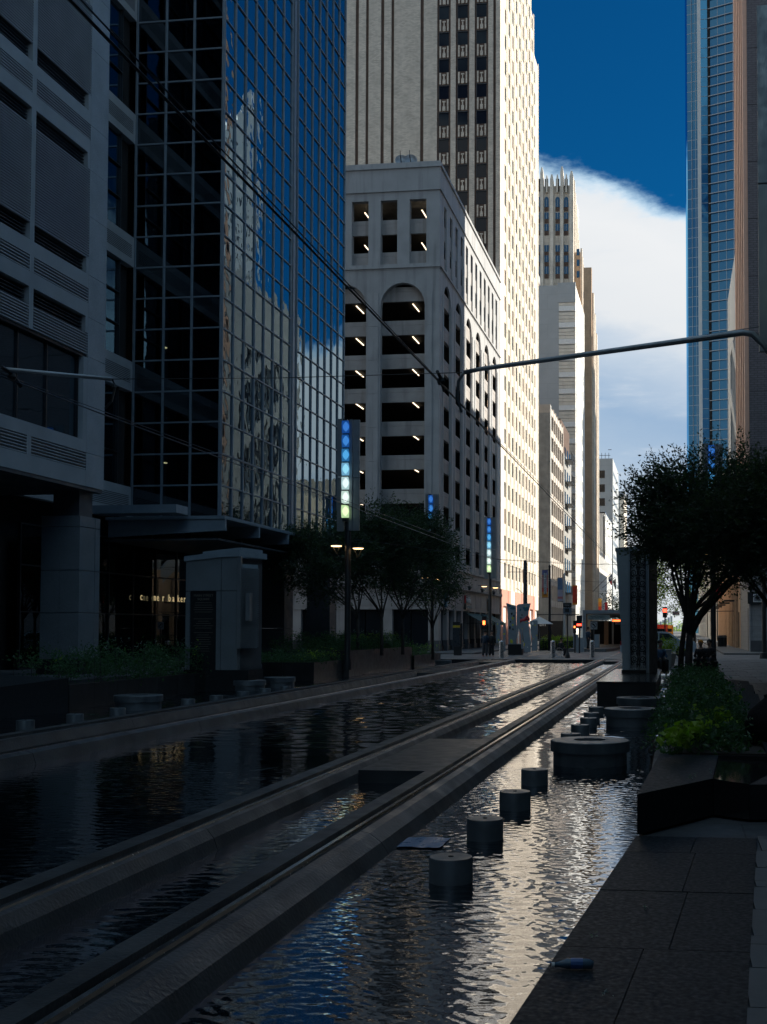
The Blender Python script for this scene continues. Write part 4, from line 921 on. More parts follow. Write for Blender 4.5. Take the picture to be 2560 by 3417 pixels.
# blocks out of frame that shade the pool and close the street behind the camera
nbk = building('near_right_block', 'dark stone block beside the camera along the right sidewalk', (20, 20, 0))
core(nbk, RW+.3, 30, -60, 61, 0, 24, m_granite_dk); 
eb = building('sun_blocking_tower', 'unseen tall block added far off on the right to block the sun', (170, 60, 0)); core(eb, 150, 190, -80, 131, 0, 150, m_granite_dk)  # added out of view, sized to keep direct sun off the left walls
wt = building('stepped_white_tower', 'pale stepped tower standing cornerwise a block away, mirrored in the blue glass', (66, 262, 0))
m_tier = mat('white_cladding_stone', (.82, .82, .80), .6, var=.04)
for (s_, z0, z1, dx) in ((11, 0, 104, 0), (9.0, 104, 112, -1.2), (5, 112, 118, -6), (2.4, 118, 122, -9.5), (1.0, 122, 127, -11)):
    cxw, cyw = 74+dx, 256
    pol = [(cxw+s_*1.414*math.cos(a), cyw+s_*1.414*math.sin(a)) for a in (R(195), R(285), R(15), R(105))]
    MB().prism(pol, z0, z1).build('tier', m_tier, wt)
    for side in (0, 1, 3):
        a, b = Vector(pol[side]+(0,)), Vector(pol[(side+1) % 4]+(0,)); d = (b-a).normalized(); nrm = Vector((d.y, -d.x, 0)); L_ = (b-a).length; n = max(1, int(L_/2.6))
        for i in range(n):
            c = a+d*((i+.5)*L_/n); w = .34
            mbw = MB(); 
            for zz_ in range(int(z0/3.4)+1, int(z1/3.4)):
                z = zz_*3.4; e1, e2 = c-d*w+nrm*.06, c+d*w+nrm*.06
                mbw.quad((e1.x,e1.y,z),(e2.x,e2.y,z),(e2.x,e2.y,z+2),(e1.x,e1.y,z+2))
            if mbw.v: mbw.build('window_column', m_win, wt)
bh = building('tower_behind_camera', 'dark tower across the street behind the camera', (-10, -120, 0)); core(bh, -40, 30, -160, -100, 0, 60, m_granite_dk)
bl = building('block_behind_left', 'dark stone block on the left behind the camera', (-40, -40, 0)); core(bl, -60, LW-.5, -90, -2, 0, 60, m_granite_dk)
flush()
# ================================================================ FOUNTAIN PIECES
def ring(x, y, r, label):
    t = thing('fountain_ring', label, 'fountain', (x, y, WZ), 'round metal fountain basins')
    MB().lathe(x, y, [(r*.93, -.5), (r*.93, -.005)], 40).build('basin_drum', m_ring, t, smooth=True, sharp=30)
    MB().lathe(x, y, [(r, 0), (r, .15), (r-.012, .162), (.24, .166)], 48, cap=False).build('basin_rim', m_ring, t, smooth=True, sharp=30)
    MB().lathe(x, y, [(.24, .166), (.235, .13), (.19, .128)], 30, cap=False).build('centre_lip', m_ring, t, smooth=True, sharp=30)
    MB().lathe(x-.0, y, [(.19, .10), (.19, .128)], 30).build('dark_nozzle', m_black, t)
ring(-1.33, 17.55, .60, 'large round metal fountain basin nearest the camera on the right, beside the stub posts')
ring(-1.0, 24.6, .56, 'middle round fountain basin on the right, overlapped by the planter leaves')
ring(-.92, 28.5, .585, 'furthest round fountain basin on the right, in front of the black plinth')
for (x, y, r, lab) in ((-13.6, 27.9, .60, 'round metal fountain basin nearest on the left, below the first shrub planter'), (-13.95, 36.4, .56, 'round fountain basin on the left in front of the granite kiosk'),
                    (-13.75, 38.8, .54, 'round fountain basin on the left just behind the one by the kiosk'), (-12.4, 60.5, .45, 'small distant fountain basin by the far end of the left planters')): ring(x, y, r, lab)
def stub(x, y, label, r=.178, zt=0.0):
    t = thing('fountain_post', label, 'post', (x, y, WZ), 'short round posts in the pool')
    MB().lathe(x, y, [(r, -.5), (r, zt-.012), (r-.006, zt)], 32).build('drum', m_ring, t, smooth=True, sharp=30)
    MB().lathe(x, y, [(.022, zt), (.022, zt+.006), (.01, zt+.006)], 10).build('nozzle_cap', m_black, t)
names = ['nearest the camera', 'second nearest', 'third', 'fourth, just left of the big basin', 'fifth, half behind the big basin', 'sixth', 'seventh', 'eighth', 'ninth, furthest, by the black plinth']
for i, (px, py) in enumerate(((1505,2858),(1619,2730),(1719,2640),(1784,2566),(1905,2447),(1936,2418),(1964,2395),(1975,2378),(1990,2359))):
    p = onz(px, py, 0); stub(p.x, p.y, 'round metal post in the right pool, ' + names[i])
nm2 = ['nearest the left edge', 'second from the left edge', 'just in front of the left basin', 'fourth from the left edge', 'fifth from the left edge', 'sixth from the left edge', 'seventh from the left edge', 'eighth from the left edge']
for i, (px, py) in enumerate(((85,2403),(251,2382),(393,2362),(628,2332),(722,2320),(811,2307),(884,2297),(951,2289))):
    p = onz(px, py, 0); stub(p.x, p.y, 'dark round post in the left pool, ' + nm2[i])
for i, (px, py) in enumerate(((1462,2219),(1487,2213))):
    p = onz(px, py, 0); stub(p.x, p.y, 'far dark round post in the left pool, ' + ('left' if i == 0 else 'right') + ' of the far pair')
# ================================================================ PLANTERS
def leaves(name, root, m, pts, size, n_each, spread, seed=1, up=.3, kind=None, aspect=.5):
    rnd = random.Random(seed); v = []; f = []
    for (x, y, z, s) in pts:
        for _ in range(n_each):
            a = rnd.gauss(0, 1), rnd.gauss(0, 1), rnd.gauss(0, 1)
            cx, cy, cz = x+a[0]*s*spread, y+a[1]*s*spread, z+a[2]*s*spread*.8
            d = Vector((rnd.uniform(-1,1), rnd.uniform(-1,1), rnd.uniform(-.5+up, .6+up))).normalized()
            w = d.cross(Vector((rnd.uniform(-1,1), rnd.uniform(-1,1), rnd.uniform(-1,1)))).normalized()
            l = size*rnd.uniform(.6, 1.35); ww = l*aspect; b = len(v); nrm = d.cross(w)*l*.18
            c = Vector((cx, cy, cz))
            v += [tuple(c-d*l*.5), tuple(c+w*ww*.5+nrm), tuple(c+d*l*.5), tuple(c-w*ww*.5+nrm)]
            f += [(b, b+1, b+2), (b, b+2, b+3)]
    me = bpy.data.meshes.new(name); p = wloc(root) if root else (0,0,0)
    me.from_pydata([(q[0]-p[0], q[1]-p[1], q[2]-p[2]) for q in v], [], f); me.materials.append(m)
    return link(name, me, root, kind=kind)
def stems(root, pts, base_z, m, name='stems', r=.006):
    b = MB()
    for (x, y, z, s) in pts: b.tube([(x+random.uniform(-.05,.05), y, base_z), (x, y, z)], r, 3)
    b.build(name, m, root, kind='stuff')
rn = random.Random(3)
# near right granite planter bench with shrubs
pr = thing('granite_planter_bench', 'black granite planter bench with faceted top, at the pool corner on the right', 'planter', (.5, 12, .15))
A, B, Cc, D_ = (-.34, 9.62), (.31, 10.72), (.62, 10.50), (2.9, 10.9)
A2 = (-.16, 12.2); B2 = (.43, 12.7)
zt = .48
MB().prism([A, B, B2, (-.2, 12.75)], .15, zt).build('faceted_block', m_black, pr)
MB().prism([(B[0]+.006, B[1]), Cc, (1.15, 12.5), (B2[0]+.006, B2[1])], .15, [zt-.004, zt-.015, zt-.06, zt-.03]).build('polished_block', mat('polished_granite', (.02,.02,.022), .08, spec=.8), pr)
MB().prism([(Cc[0]+.006, Cc[1]), D_, (2.9, 12.3), (1.156, 12.5)], .15, [zt-.02, zt-.02, zt-.06, zt-.06]).build('bench_block', m_black, pr)
MB().box(-.19, 1.5, 12.75, 29.3, .15, .47).build('planter_box', m_blackwall, pr); MB().box(-.1, 1.2, 12.8, 29.2, .47, .49).build('soil_bed', m_soil, pr)
for i in range(9):                 # stepped seats along the far side, each tilted a little
    y = 12.6+i*1.95; xr = 1.16+i*.07+ (.05 if i%2 else 0)
    b = MB(); x0 = .95
    b.v = [(x0,y,.15),(xr,y,.15),(xr+.05,y+1.5,.15),(x0,y+1.5,.15),(x0,y,.50),(xr,y,.44),(xr+.05,y+1.5,.52),(x0,y+1.5,.58)]
    b.f = [(3,2,1,0),(4,5,6,7),(0,1,5,4),(1,2,6,5),(2,3,7,6),(3,0,4,7)]
    b.build('seat_block', m_black, pr)
shr = thing('shrub_bed', 'dense dark shrubs with lime green leaves growing along the right planter', 'shrubs', (.5, 20, .48))
pts = []
for i in range(680):
    y = rn.uniform(12.8, 29.0); x = rn.uniform(-.08, .84); h = .05+.32*rn.random()*min(1, (y-11.9)/4.5)
    if x < .0: h *= .8
    pts.append((x, y, .48+h, .10))
leaves('foliage', shr, m_leaf2, pts, .075, 26, 1.0, 5, kind='stuff'); stems(shr, pts[::4], .45, m_bark)
lp = [onz(a, b, .75) for a, b in ((2290,2425),(2270,2440),(2240,2440),(2320,2425),(2250,2450),(2385,2305),(2375,2312),(2290,2330),(2300,2325),(2345,2300),(2400,2400),(2412,2395),(2300,2378),(2330,2300),(2420,2350),(2225,2445),(2335,2430),(2260,2450),(2275,2447),(2300,2440),(2310,2432),(2330,2420),(2345,2418),(2235,2455),(2380,2300),(2370,2318),(2385,2325),(2310,2322),(2285,2340),(2440,2395),(2405,2380),(2350,2370),(2450,2330),(2338,2285))]
leaves('lime_leaves', shr, m_lime, [(p.x, p.y, p.z-.02, .06) for p in lp], .085, 16, 1.1, 9, kind='stuff', aspect=.8)
fl = [(rn.uniform(-.3, 1.1), rn.uniform(12.5, 28), rn.uniform(.6, .95), .05) for _ in range(90)]
leaves('flower_heads', shr, m_flower, fl, .03, 5, .5, 11, kind='stuff')
# leaning shrubs over the pool
pts = [(rn.uniform(-.34, -.16), rn.uniform(14.5, 25), rn.uniform(.36, .56), .07) for _ in range(55)]
leaves('overhanging_foliage', shr, m_leaf2, pts, .055, 26, 1.0, 6, kind='stuff')
# left planters
def planter(label, x0, x1, y0, y1, z0, z1, foot=None):
    t = thing('stone_planter', label, 'planter', ((x0+x1)/2, (y0+y1)/2, z0), 'black stone planters on the left')
    n = max(1, int((y1-y0)/1.25))
    for i in range(n):
        a, b = y0+(y1-y0)*i/n, y0+(y1-y0)*(i+1)/n
        MB().box(x1-.04, x1, a+.004, b-.004, z0, z1).build('wall_panel', m_blackwall, t)
    MB().box(x0+.04, x1-.041, y0+.041, y1-.041, z0, z1-.06).build('soil_bed', m_soil, t)
    n = max(1, int((x1-x0)/1.25))
    for i in range(n):
        a, b = x0+(x1-x0)*i/n, x0+(x1-x0)*(i+1)/n
        MB().box(a+.004, b-.004, y0, y0+.04, z0, z1).build('wall_panel', m_blackwall, t)
    MB().box(x0, x0+.03, y0+.042, y1, z0, z1).build('rear_wall', m_blackwall, t); MB().box(x0+.032, x1-.042, y1-.04, y1, z0, z1).build('end_wall', m_blackwall, t)
    return t
def bed(label, x0, x1, y0, y1, zb, h, n, seed, lime=0, flowers=0):
    r_ = random.Random(seed); t = thing('flower_bed', label, 'shrubs', ((x0+x1)/2, (y0+y1)/2, zb), 'flower beds in the left planters')
    pts = [(r_.uniform(x0, x1), r_.uniform(y0, y1), zb+h*r_.uniform(-.12, 1)*r_.uniform(.6, 1), .12) for _ in range(n)]
    leaves('foliage', t, m_leaf2, pts, .085, 26, 1.0, seed, kind='stuff'); stems(t, pts[::3], zb-.05, m_bark)
    if lime: leaves('lime_leaves', t, m_lime, [(r_.uniform(x1-.9, x1), r_.uniform(y0, y1), zb+h*.75, .10) for _ in range(lime)], .085, 8, 1.1, seed+1, kind='stuff')
    if flowers: leaves('flower_heads', t, m_flower, [(r_.uniform(x0, x1), r_.uniform(y0, y1), zb+h*r_.uniform(.8, 1.15), .06) for _ in range(flowers)], .045, 4, .6, seed+2, kind='stuff')
planter('low black stone planter in front of the bakery windows, nearest on the left', -17.6, -15.25, 27.5, 38.9, -.5, .42)
bed('dark flowering shrubs in front of the cafe windows and granite kiosk', -17.2, -15.15, 28.0, 38.6, .45, .95, 330, 21, lime=3, flowers=60)
planter('low black planter with lime tinted plants right of the granite kiosk', -17.9, -14.1, 43.7, 47.6, -.5, .52)
bed('low flower bed with yellow green plants right of the kiosk', -17.6, -14.1, 43.8, 47.5, .5, .42, 190, 22, lime=26, flowers=20)
planter('tall black stone planter under the street trees', -17.9, -13.85, 47.7, 59.4, -.5, .90)
bed('tall leafy flower bed under the street trees', -17.6, -13.85, 47.8, 59.2, .9, .75, 520, 23, lime=14, flowers=40)
planter('low black planter past the tall one, by the far end of the pool', -17.5, -13.75, 59.5, 66.3, -.5, .42)
bed('low flower bed at the far end of the left planters', -17.3, -13.8, 59.6, 66.0, .42, .5, 160, 24, lime=10, flowers=10)
# granite wedge blocks at far left
for (poly, zt, lab) in (([(-19.5,24.0),(-15.3,24.0),(-15.0,27.0),(-19.5,27.4)], [.55,.50,.62,.75], 'black granite wedge bench at the left edge, the rear of two'), ([(-16.6,19.6),(-14.6,20.0),(-14.3,22.4),(-17,22.8)], [.02,.0,.12,.2], 'low black granite wedge at the left edge, the front of two')):
    t = thing('granite_wedge', lab, 'bench', poly[0]+(0,), 'granite wedges on the left'); MB().prism(poly, -.5, zt).build('wedge_block', m_black, t)
# granite kiosk with plaque
kk = thing('granite_kiosk', 'tall speckled granite kiosk with a dark engraved plaque behind the left shrubs', 'kiosk', (-14.4, 36.3, .4))
kf = 36.0
def kp(x, y): return onY(x, y, kf)
xl, xr2 = kp(620, 2000).x, kp(792, 2000).x
ztl, ztr = kp(620, 1873).z, kp(792, 1857).z
MB().prism([(xl, kf), (kp(738,2000).x-.008, kf), (kp(738,2000).x-.008, kf+.3), (xl, kf+.3)], kp(0,1975).z+.01, [ztl, ztr-.02, ztr-.02, ztl]).build('granite_slab', m_granite, kk)
MB().box(kp(738,2000).x+.008, xr2, kf, kf+.3, kp(0,1975).z+.01, ztr).build('granite_slab', m_granite, kk)
MB().box(xl, kp(634,2000).x, kf, kf+.3, .5, kp(0,1975).z-.01).build('granite_slab', m_granite, kk); MB().box(kp(722,2000).x, kp(738,2000).x-.008, kf, kf+.3, .5, kp(0,1975).z-.01).build('granite_slab', m_granite, kk)
MB().box(kp(738,2000).x+.008, xr2, kf, kf+.3, .5, kp(0,1975).z-.01).build('granite_slab', m_granite, kk)
MB().box(kp(634,2000).x+.003, kp(722,2000).x-.003, kf+.04, kf+.2, .5, kp(0,1975).z-.012).build('plaque', m_black, kk)
m_eng = mat('engraved_letter', (.20, .17, .14), .6)
pcx = (kp(634,2000).x+kp(722,2000).x)/2; pz = kp(0,1990).z
text('MAIN STREET', .112, m_eng, kk, (pcx, kf+.035, pz-.03), FY, extrude=.003); text('SQUARE', .112, m_eng, kk, (pcx, kf+.035, pz-.15), FY, extrude=.003)
rl_ = random.Random(5)
for k in range(22):
    if k in (5, 6, 12): continue
    w = rl_.uniform(.18, .34); z = pz-.24-k*.075
    MB().box(pcx-w, pcx+w, kf+.034, kf+.039, z, z+.012).build('engraved_line', m_eng, kk)
MB().prism([(xl+.02, kf+.301), (xr2+.03, kf+.301), (xr2+.35, kf+1.3), (xl, kf+1.3)], .42, [ztl-.01, ztr-.02, ztr-.02, ztl-.01]).build('kiosk_body', m_granite_dk, kk)
MB().prism([(xl-.05, kf-.05), (kp(738,2000).x, kf-.05), (xr2+.08, kf-.05), (xr2+.5, kf+1.35), (xl-.05, kf+1.35)], [ztl+.0, ztr-.02, ztr, ztr-.02, ztl], [ztl+.16, ztr+.16, ztr+.2, ztr+.16, ztl+.16]).build('cap_moulding', m_canopy, kk)
MB().prism([(xl+.55, kf+.05), (xr2+.1, kf+.02), (xr2+.4, kf+1.2), (xl+.55, kf+1.2)], ztl+.1, [ztr+.17, ztr+.30, ztr+.28, ztr+.17]).build('cap_top', m_canopy, kk)
sx0 = xr2+.05
for k in range(40): MB().prism([(xr2+.14, kf+.02), (xr2+.50, kf+.62), (xr2+.47, kf+.64), (xr2+.11, kf+.04)], 1.25+k*.065, 1.29+k*.065).build('louvre_slat', m_metal, kk)
MB().prism([(xr2+.10, kf+.06), (xr2+.44, kf+.66), (xr2+.3, kf+.7), (xr2+.05, kf+.1)], 1.2, 3.95).build('louvre_box', m_canopy, kk)
MB().box(xr2+.01, xr2+.13, kf-.04, kf+.08, 1.2, 4.2).build('corner_post', m_metal, kk); MB().box(xr2+.26, xr2+.40, kf+.05, kf+.3, 2.1, 3.0).build('meter_box', m_metal, kk)
MB().box(xl-.03, xr2+.4, kf-.03, kf+1.33, -.4, .5).build('dark_base', m_black, kk)
# ================================================================ RIGHT: plinth and ironwork tower
pt = thing('black_plinth', 'long black polished plinth standing in the pool under the ironwork tower', 'plinth', (-1.3, 33, WZ))
MB().box(-2.12, -.58, 30.5, 40, -.5, .40).build('plinth_block', m_blackwall, pt); MB().box(-2.14, -.56, 30.48, 40.02, .40, .45).build('polished_cap', mat('polished_cap', (.03,.034,.036), .18, spec=.6), pt)
it = thing('ironwork_tower', 'tall flaring stone tower with a scrolled iron grille, standing on the black plinth', 'tower', (-1.2, 36.8, .45))
m_itow = mat('tower_stone', (.36, .41, .44), .5, var=.08); m_iron = mat('black_iron', (.02, .022, .025), .45)
YT_ = 36.2
def ip(x, y): return onY(x, y, YT_)
zb_, ztp = .455, ip(2055, 1826).z
bl_, tl_ = ip(2078, 2240).x, ip(2055, 1830).x
segs = [zb_, .455+(ztp-zb_)*.15, .455+(ztp-zb_)*.38, .455+(ztp-zb_)*.63, .455+(ztp-zb_)*.86, ztp-.12]
def lx(z): t = (z-zb_)/(ztp-zb_); return bl_+(tl_-bl_)*t**1.25
gx0, gx1 = ip(2103, 2000).x, ip(2156, 2000).x; ex = ip(2166, 2000).x
for a, b in zip(segs, segs[1:]):
    MB().prism([(lx(a), YT_), (gx0-.05, YT_), (gx0-.05, YT_+1.2), (lx(a), YT_+1.2)], a+.004, b-.004, [(lx(b), YT_), (gx0-.05, YT_), (gx0-.05, YT_+1.2), (lx(b), YT_+1.2)]).build('stone_panel', m_itow, it)
for (a, b) in ((gx0-.046, gx0), (gx1, gx1+.046)): MB().box(a, b, YT_-.02, YT_+1.2, zb_, ztp-.12).build('frame_strip', m_canopy, it)
MB().box(gx1+.05, ex, YT_, YT_+1.1, zb_, ztp-.12).build('stone_panel', m_itow, it)
MB().prism([(ex+.004, YT_), (ex+.24, YT_+1.0), (ex+.2, YT_+1.3), (ex-.1, YT_+1.2)], zb_, ztp-.12).build('side_wall', m_blackwall, it)
MB().box(gx0, gx1, YT_+.15, YT_+.2, zb_, ztp-.12).build('back_panel', mat('grille_backing', (.68,.70,.72), .6), it)
MB().prism([(tl_-.02, YT_-.04), (ex+.05, YT_-.04), (ex+.3, YT_+1.0), (ex+.2, YT_+1.35), (tl_-.02, YT_+1.35)], ztp-.118, [ztp-.02, ztp+.05, ztp+.05, ztp, ztp-.02]).build('cap', m_canopy, it)
MB().box(lx(.5)-.03, ex-.1, YT_-.12, YT_+.0, zb_-.002, .56).build('base_ledge', m_blackwall, it)
gz0, gz1 = ip(0, 2213).z, ip(0, 1845).z; npat = 11; ph = (gz1-gz0)/npat; cxg = (gx0+gx1)/2; hw = (gx1-gx0)/2
scr = MB()
def spiral(cx, cz, r, s, turns=1.6, start=0, flip=1):
    n = 22; return [(cx+s*flip*r*(1-.78*k/n)*math.cos(start+2*math.pi*turns*k/n), YT_+.02, cz+r*(1-.78*k/n)*math.sin(start+2*math.pi*turns*k/n)) for k in range(n+1)]
for s in (-1, 1):
    c = cxg+s*hw*.52
    scr.tube([(c2[0], c2[1], c2[2]) for c2 in spiral(c, .62*ph, .115, s, 1.7, math.pi)], .016, 5)
    scr.tube(spiral(c+s*.06, .20*ph, .062, s, 1.5, math.pi*.5, -1), .013, 5)
    scr.tube([(cxg+s*.02, YT_+.02, -.05), (cxg+s*.05, YT_+.02, .12*ph), (cxg+s*.03, YT_+.02, .35*ph), (c-s*.115, YT_+.02, .62*ph)], .02, 5)
    scr.tube([(c-s*.115, YT_+.02, .60*ph), (c-s*.08, YT_+.02, .36*ph), (c+s*.06, YT_+.02, .34*ph)], .014, 5)
scr.lathe(cxg, YT_+.02, [(.012, .0), (.05, ph*.2), (.02, ph*.5), (.045, ph*.75), (.012, ph)], 6)
sme = scr.mesh('iron_scroll', m_iron)
for k in range(npat): link('iron_scroll', sme, it, (1.2, -36.8, gz0+k*ph-.45))
for x in (gx0+.015, gx1-.015): MB().box(x-.012, x+.012, YT_+.0, YT_+.04, gz0-.25, gz1+.05).build('iron_bar', m_iron, it)
for k in range(7): MB().box(gx0+.03+k*.075, gx0+.045+k*.075, YT_+.05, YT_+.1, .6, gz0-.02).build('fluted_bar', m_metal, it)
MB().box(gx0+.005, gx1-.005, YT_-.01, YT_+.12, zb_+.1, zb_+.16).build('bottom_rail', m_steel, it)
# ================================================================ LIGHT PYLONS, POLES, WIRES
cols_ = [((.015,.12,.50), .6), ((.02,.15,.52), .65), ((.04,.24,.55), .75), ((.16,.38,.55), .8), ((.42,.58,.58), .85), ((.52,.66,.58), .85), ((.52,.72,.36), .85)]
lensm = [emitmat('pylon_lens_%d' % i, c, s*(.34 if i < 3 else .6)) for i, (c, s) in enumerate(cols_)]
lenshot = [emitmat('pylon_core_%d' % i, (min(1, c[0]*2.2+.05), min(1, c[1]*2.0+.1), min(1, c[2]*1.4+.2)), s*.75) for i, (c, s) in enumerate(cols_)]
def pylon(x, y, label, z0=5.55, z1=9.75, zg=0.0, lamps=True, arm=None, lit=True, yaw=0):
    t = thing('light_pylon', label, 'street light', (x, y, zg), 'street lights with blue to green lenses')
    MB().lathe(x, y, [(.16, zg), (.16, zg+.25), (.115, zg+.5), (.11, z1-.2)], 16).build('pole', m_dkmetal, t, smooth=True, sharp=40)
    w = .43; h = (z1-z0)
    for (a, b, za, zb__) in ((-w, -.16, z0, z0+h*.48), (-w, -.17, z0+h*.485, z1), (.17, w, z0+.02, z0+h*.47), (.17, w, z0+h*.475, z1-.05)):
        MB().box(x+a, x+b, y-.02, y+.05, za, zb__).build('housing_panel', m_metal, t)
    MB().box(x-.16, x-.0, y-.24, y+.0, z0+.35, z1-.06).build('lens_backing', m_dkmetal, t); MB().box(x+.05, x+.165, y-.10, y-.02, z0+.02, z1-.05).build('side_channel', m_metal, t)
    lh = (h-.55)/7
    for i in range(7):
        zt_ = z1-.12-i*lh; b = MB(); n = 6
        pr_ = [(-.17, 0), (.09, 0), (.13, -lh*.4), (.12, -lh*.9), (-.16, -lh*.9), (-.18, -lh*.45)]
        b.v = [(x+p[0]-.02, y-.27, zt_+p[1]) for p in pr_] + [(x+p[0]-.02, y-.245, zt_+p[1]) for p in pr_]
        b.f = [tuple(range(6)), tuple(range(11, 5, -1))] + [(i2, (i2+1) % 6, (i2+1) % 6+6, i2+6) for i2 in range(6)]
        ln_ = b.build('lens', lensm[i], t)
        for k in range(11):
            zz_ = zt_-lh*(.14+.062*k); ww = .12*math.sin(math.pi*(k+1.2)/12.4)
            MB().box(x-.03-ww, x-.03+ww, y-.276, y-.271, zz_, zz_+lh*.028).build('lens_louvre', lenshot[i], ln_)
    if lamps:
        for s in (-1, 1):
            lx_ = x+s*.42; lz = z0-.55 - (.1 if s > 0 else 0)
            dsh_ = MB().lathe(lx_, y-.1, [(.21, lz), (.22, lz+.03), (.2, lz+.05)], 18).build('lamp_dish', m_dkmetal, t)
            MB().lathe(lx_, y-.1, [(.17, lz-.035), (.205, lz-.005)], 18).build('lamp_glow', m_lampwarm, dsh_)
            MB().tube([(lx_-.16, y-.1, lz), (lx_-.03*s, y-.1, lz-.35), (x+s*.1, y, lz-.5)], .012, 5).build('lamp_strut', m_dkmetal, t); MB().tube([(lx_+.16, y-.1, lz), (lx_, y-.1, lz-.35)], .012, 5).build('lamp_strut', m_dkmetal, t)
    if arm:
        for a in arm: MB().tube(a[0], a[1], 10).build('mast_arm', m_metal, t, smooth=True)
    return t
a_, b_, c_, d_ = onY(2545,1148,16.3), onY(2478,1110,16.3), onY(1600,1232,16.3), onY(1548,1243,16.3)
e_, f_ = onY(1530,1272,16.4), onY(1527,1330,16.6)
pylon(1.58, 16.3, 'nearest right light pylon, cut by the picture edge, with long arm over tracks', zg=.15, z0=5.72, z1=10.65, lamps=False,
      arm=[([(1.55,16.3,a_.z-.5), tuple(a_), tuple((a_+b_)/2+Vector((0,0,.06))), tuple(b_), tuple((b_*.75+c_*.25)+Vector((0,0,.0))), tuple((b_+c_)/2), tuple(c_), tuple(d_)], [.05,.045,.045,.045,.042,.038,.032,.03]), ([tuple(d_), tuple(e_), tuple(f_), tuple(f_+Vector((.05,.05,-.2)))], .022)])
pylon(1.50, 49.6, 'light pylon rising behind the right tree, blue lenses in front of the skyscraper', zg=.15)
pl_ = [(1163, 42.0), (1443, 69.0), (1636, 84.0)]
labs = ['light pylon nearest on the left, blue to green lenses and two lit lamp dishes', 'light pylon half hidden behind the street trees', 'light pylon furthest on the left, before the green awnings']
for (px, Y), lb in zip(pl_, labs):
    x = onY(px, 1600, Y).x; pylon(x, Y, lb, zg=.0 if Y > 60 else .3, z0=5.5, z1=9.75 if Y < 60 else 10.1)
g_, h_ = onY(-60, 1226, 16.9), onY(375, 1265, 16.9)
tp = thing('mast_arm_pole', 'pale blue grey tram wire arm reaching in from the left edge', 'pole', (-12.2, 16.9, -.4))
MB().lathe(-12.2, 16.9, [(.12, -.5), (.10, 7.5)], 12).build('pole', m_metal, tp); MB().tube([(-12.2, 16.9, g_.z+.2), tuple(g_), tuple(h_)], [.045,.04,.03], 10).build('mast_arm', m_metal, tp, smooth=True)
MB().tube([tuple(h_), tuple(onY(385,1290,16.9)), tuple(onY(372,1340,17.1)), tuple(onY(352,1362,17.3))], .018, 6).build('drop_arm', m_dkmetal, tp)
def wire(name, label, pts, r=.012, grp='overhead tram wires'):
    o = MB().tube(pts, r, 5).build(name, m_dkmetal); o['label'] = label; o['category'] = 'wire'; o['group'] = grp; return o
wire('tram_wire', 'thick overhead contact wire above the nearer track', [(-3.77, -5, 5.80), (-3.77, 60, 5.78), (-3.77, 150, 5.8), (-3.77, 320, 5.8)], .013)
wire('tram_wire', 'thinner carrier wire just above the nearer contact wire', [(-3.82, -5, 5.98), (-3.82, 20, 5.86), (-3.82, 45, 5.98), (-3.82, 75, 5.88), (-3.82, 150, 6)], .007)
wire('tram_wire', 'overhead contact wire above the far track', [(-10.45, -5, 5.78), (-10.45, 60, 5.78), (-10.45, 320, 5.8)], .012)
wire('tram_wire', 'carrier wire above the far contact wire', [(-10.5, -5, 5.98), (-10.5, 17, 5.84), (-10.5, 45, 5.97), (-10.5, 150, 6)], .007)
wire('span_wire', 'thin cross wire between the two mast arms', [tuple(h_), ((h_.x+d_.x)/2, 16.6, (h_.z+d_.z)/2-.03), tuple(d_), (1.5, 16.3, b_.z+.12)], .006)
wire('span_wire', 'low sagging cross wire in front of the street trees', [(-12.0, 42, 5.2), (-8, 52, 5.0), (-4.2, 62, 5.3), (1.5, 66, 6.2)], .008)
for k, Y in enumerate((84.5, 118, 152)):
    wire('span_wire', 'thin cross wire over the street, number %s from the pool' % ('one', 'two', 'three')[k], [(-14, Y, 7.0), (-8, Y, 6.6), (-3.7, Y, 6.5), (2.5, Y, 7.1)], .014)
for (x, y, z, lb) in ((-3.8, 18.3, 5.86, 'wire clamp on the nearer track wire by the arm tip'), (-10.47, 17.0, 5.84, 'wire clamp on the far track wire at left')):
    q = thing('wire_insulator', lb, 'insulator', (x, y, z)); MB().tube([(x, y-.3, z+.1), (x, y, z+.05), (x, y+.25, z-.1)], .03, 6).build('insulator_rod', m_dkmetal, q); MB().lathe(x, y, [(.05, z-.05), (.07, z), (.05, z+.06)], 8).build('insulator_cap', m_dkmetal, q)
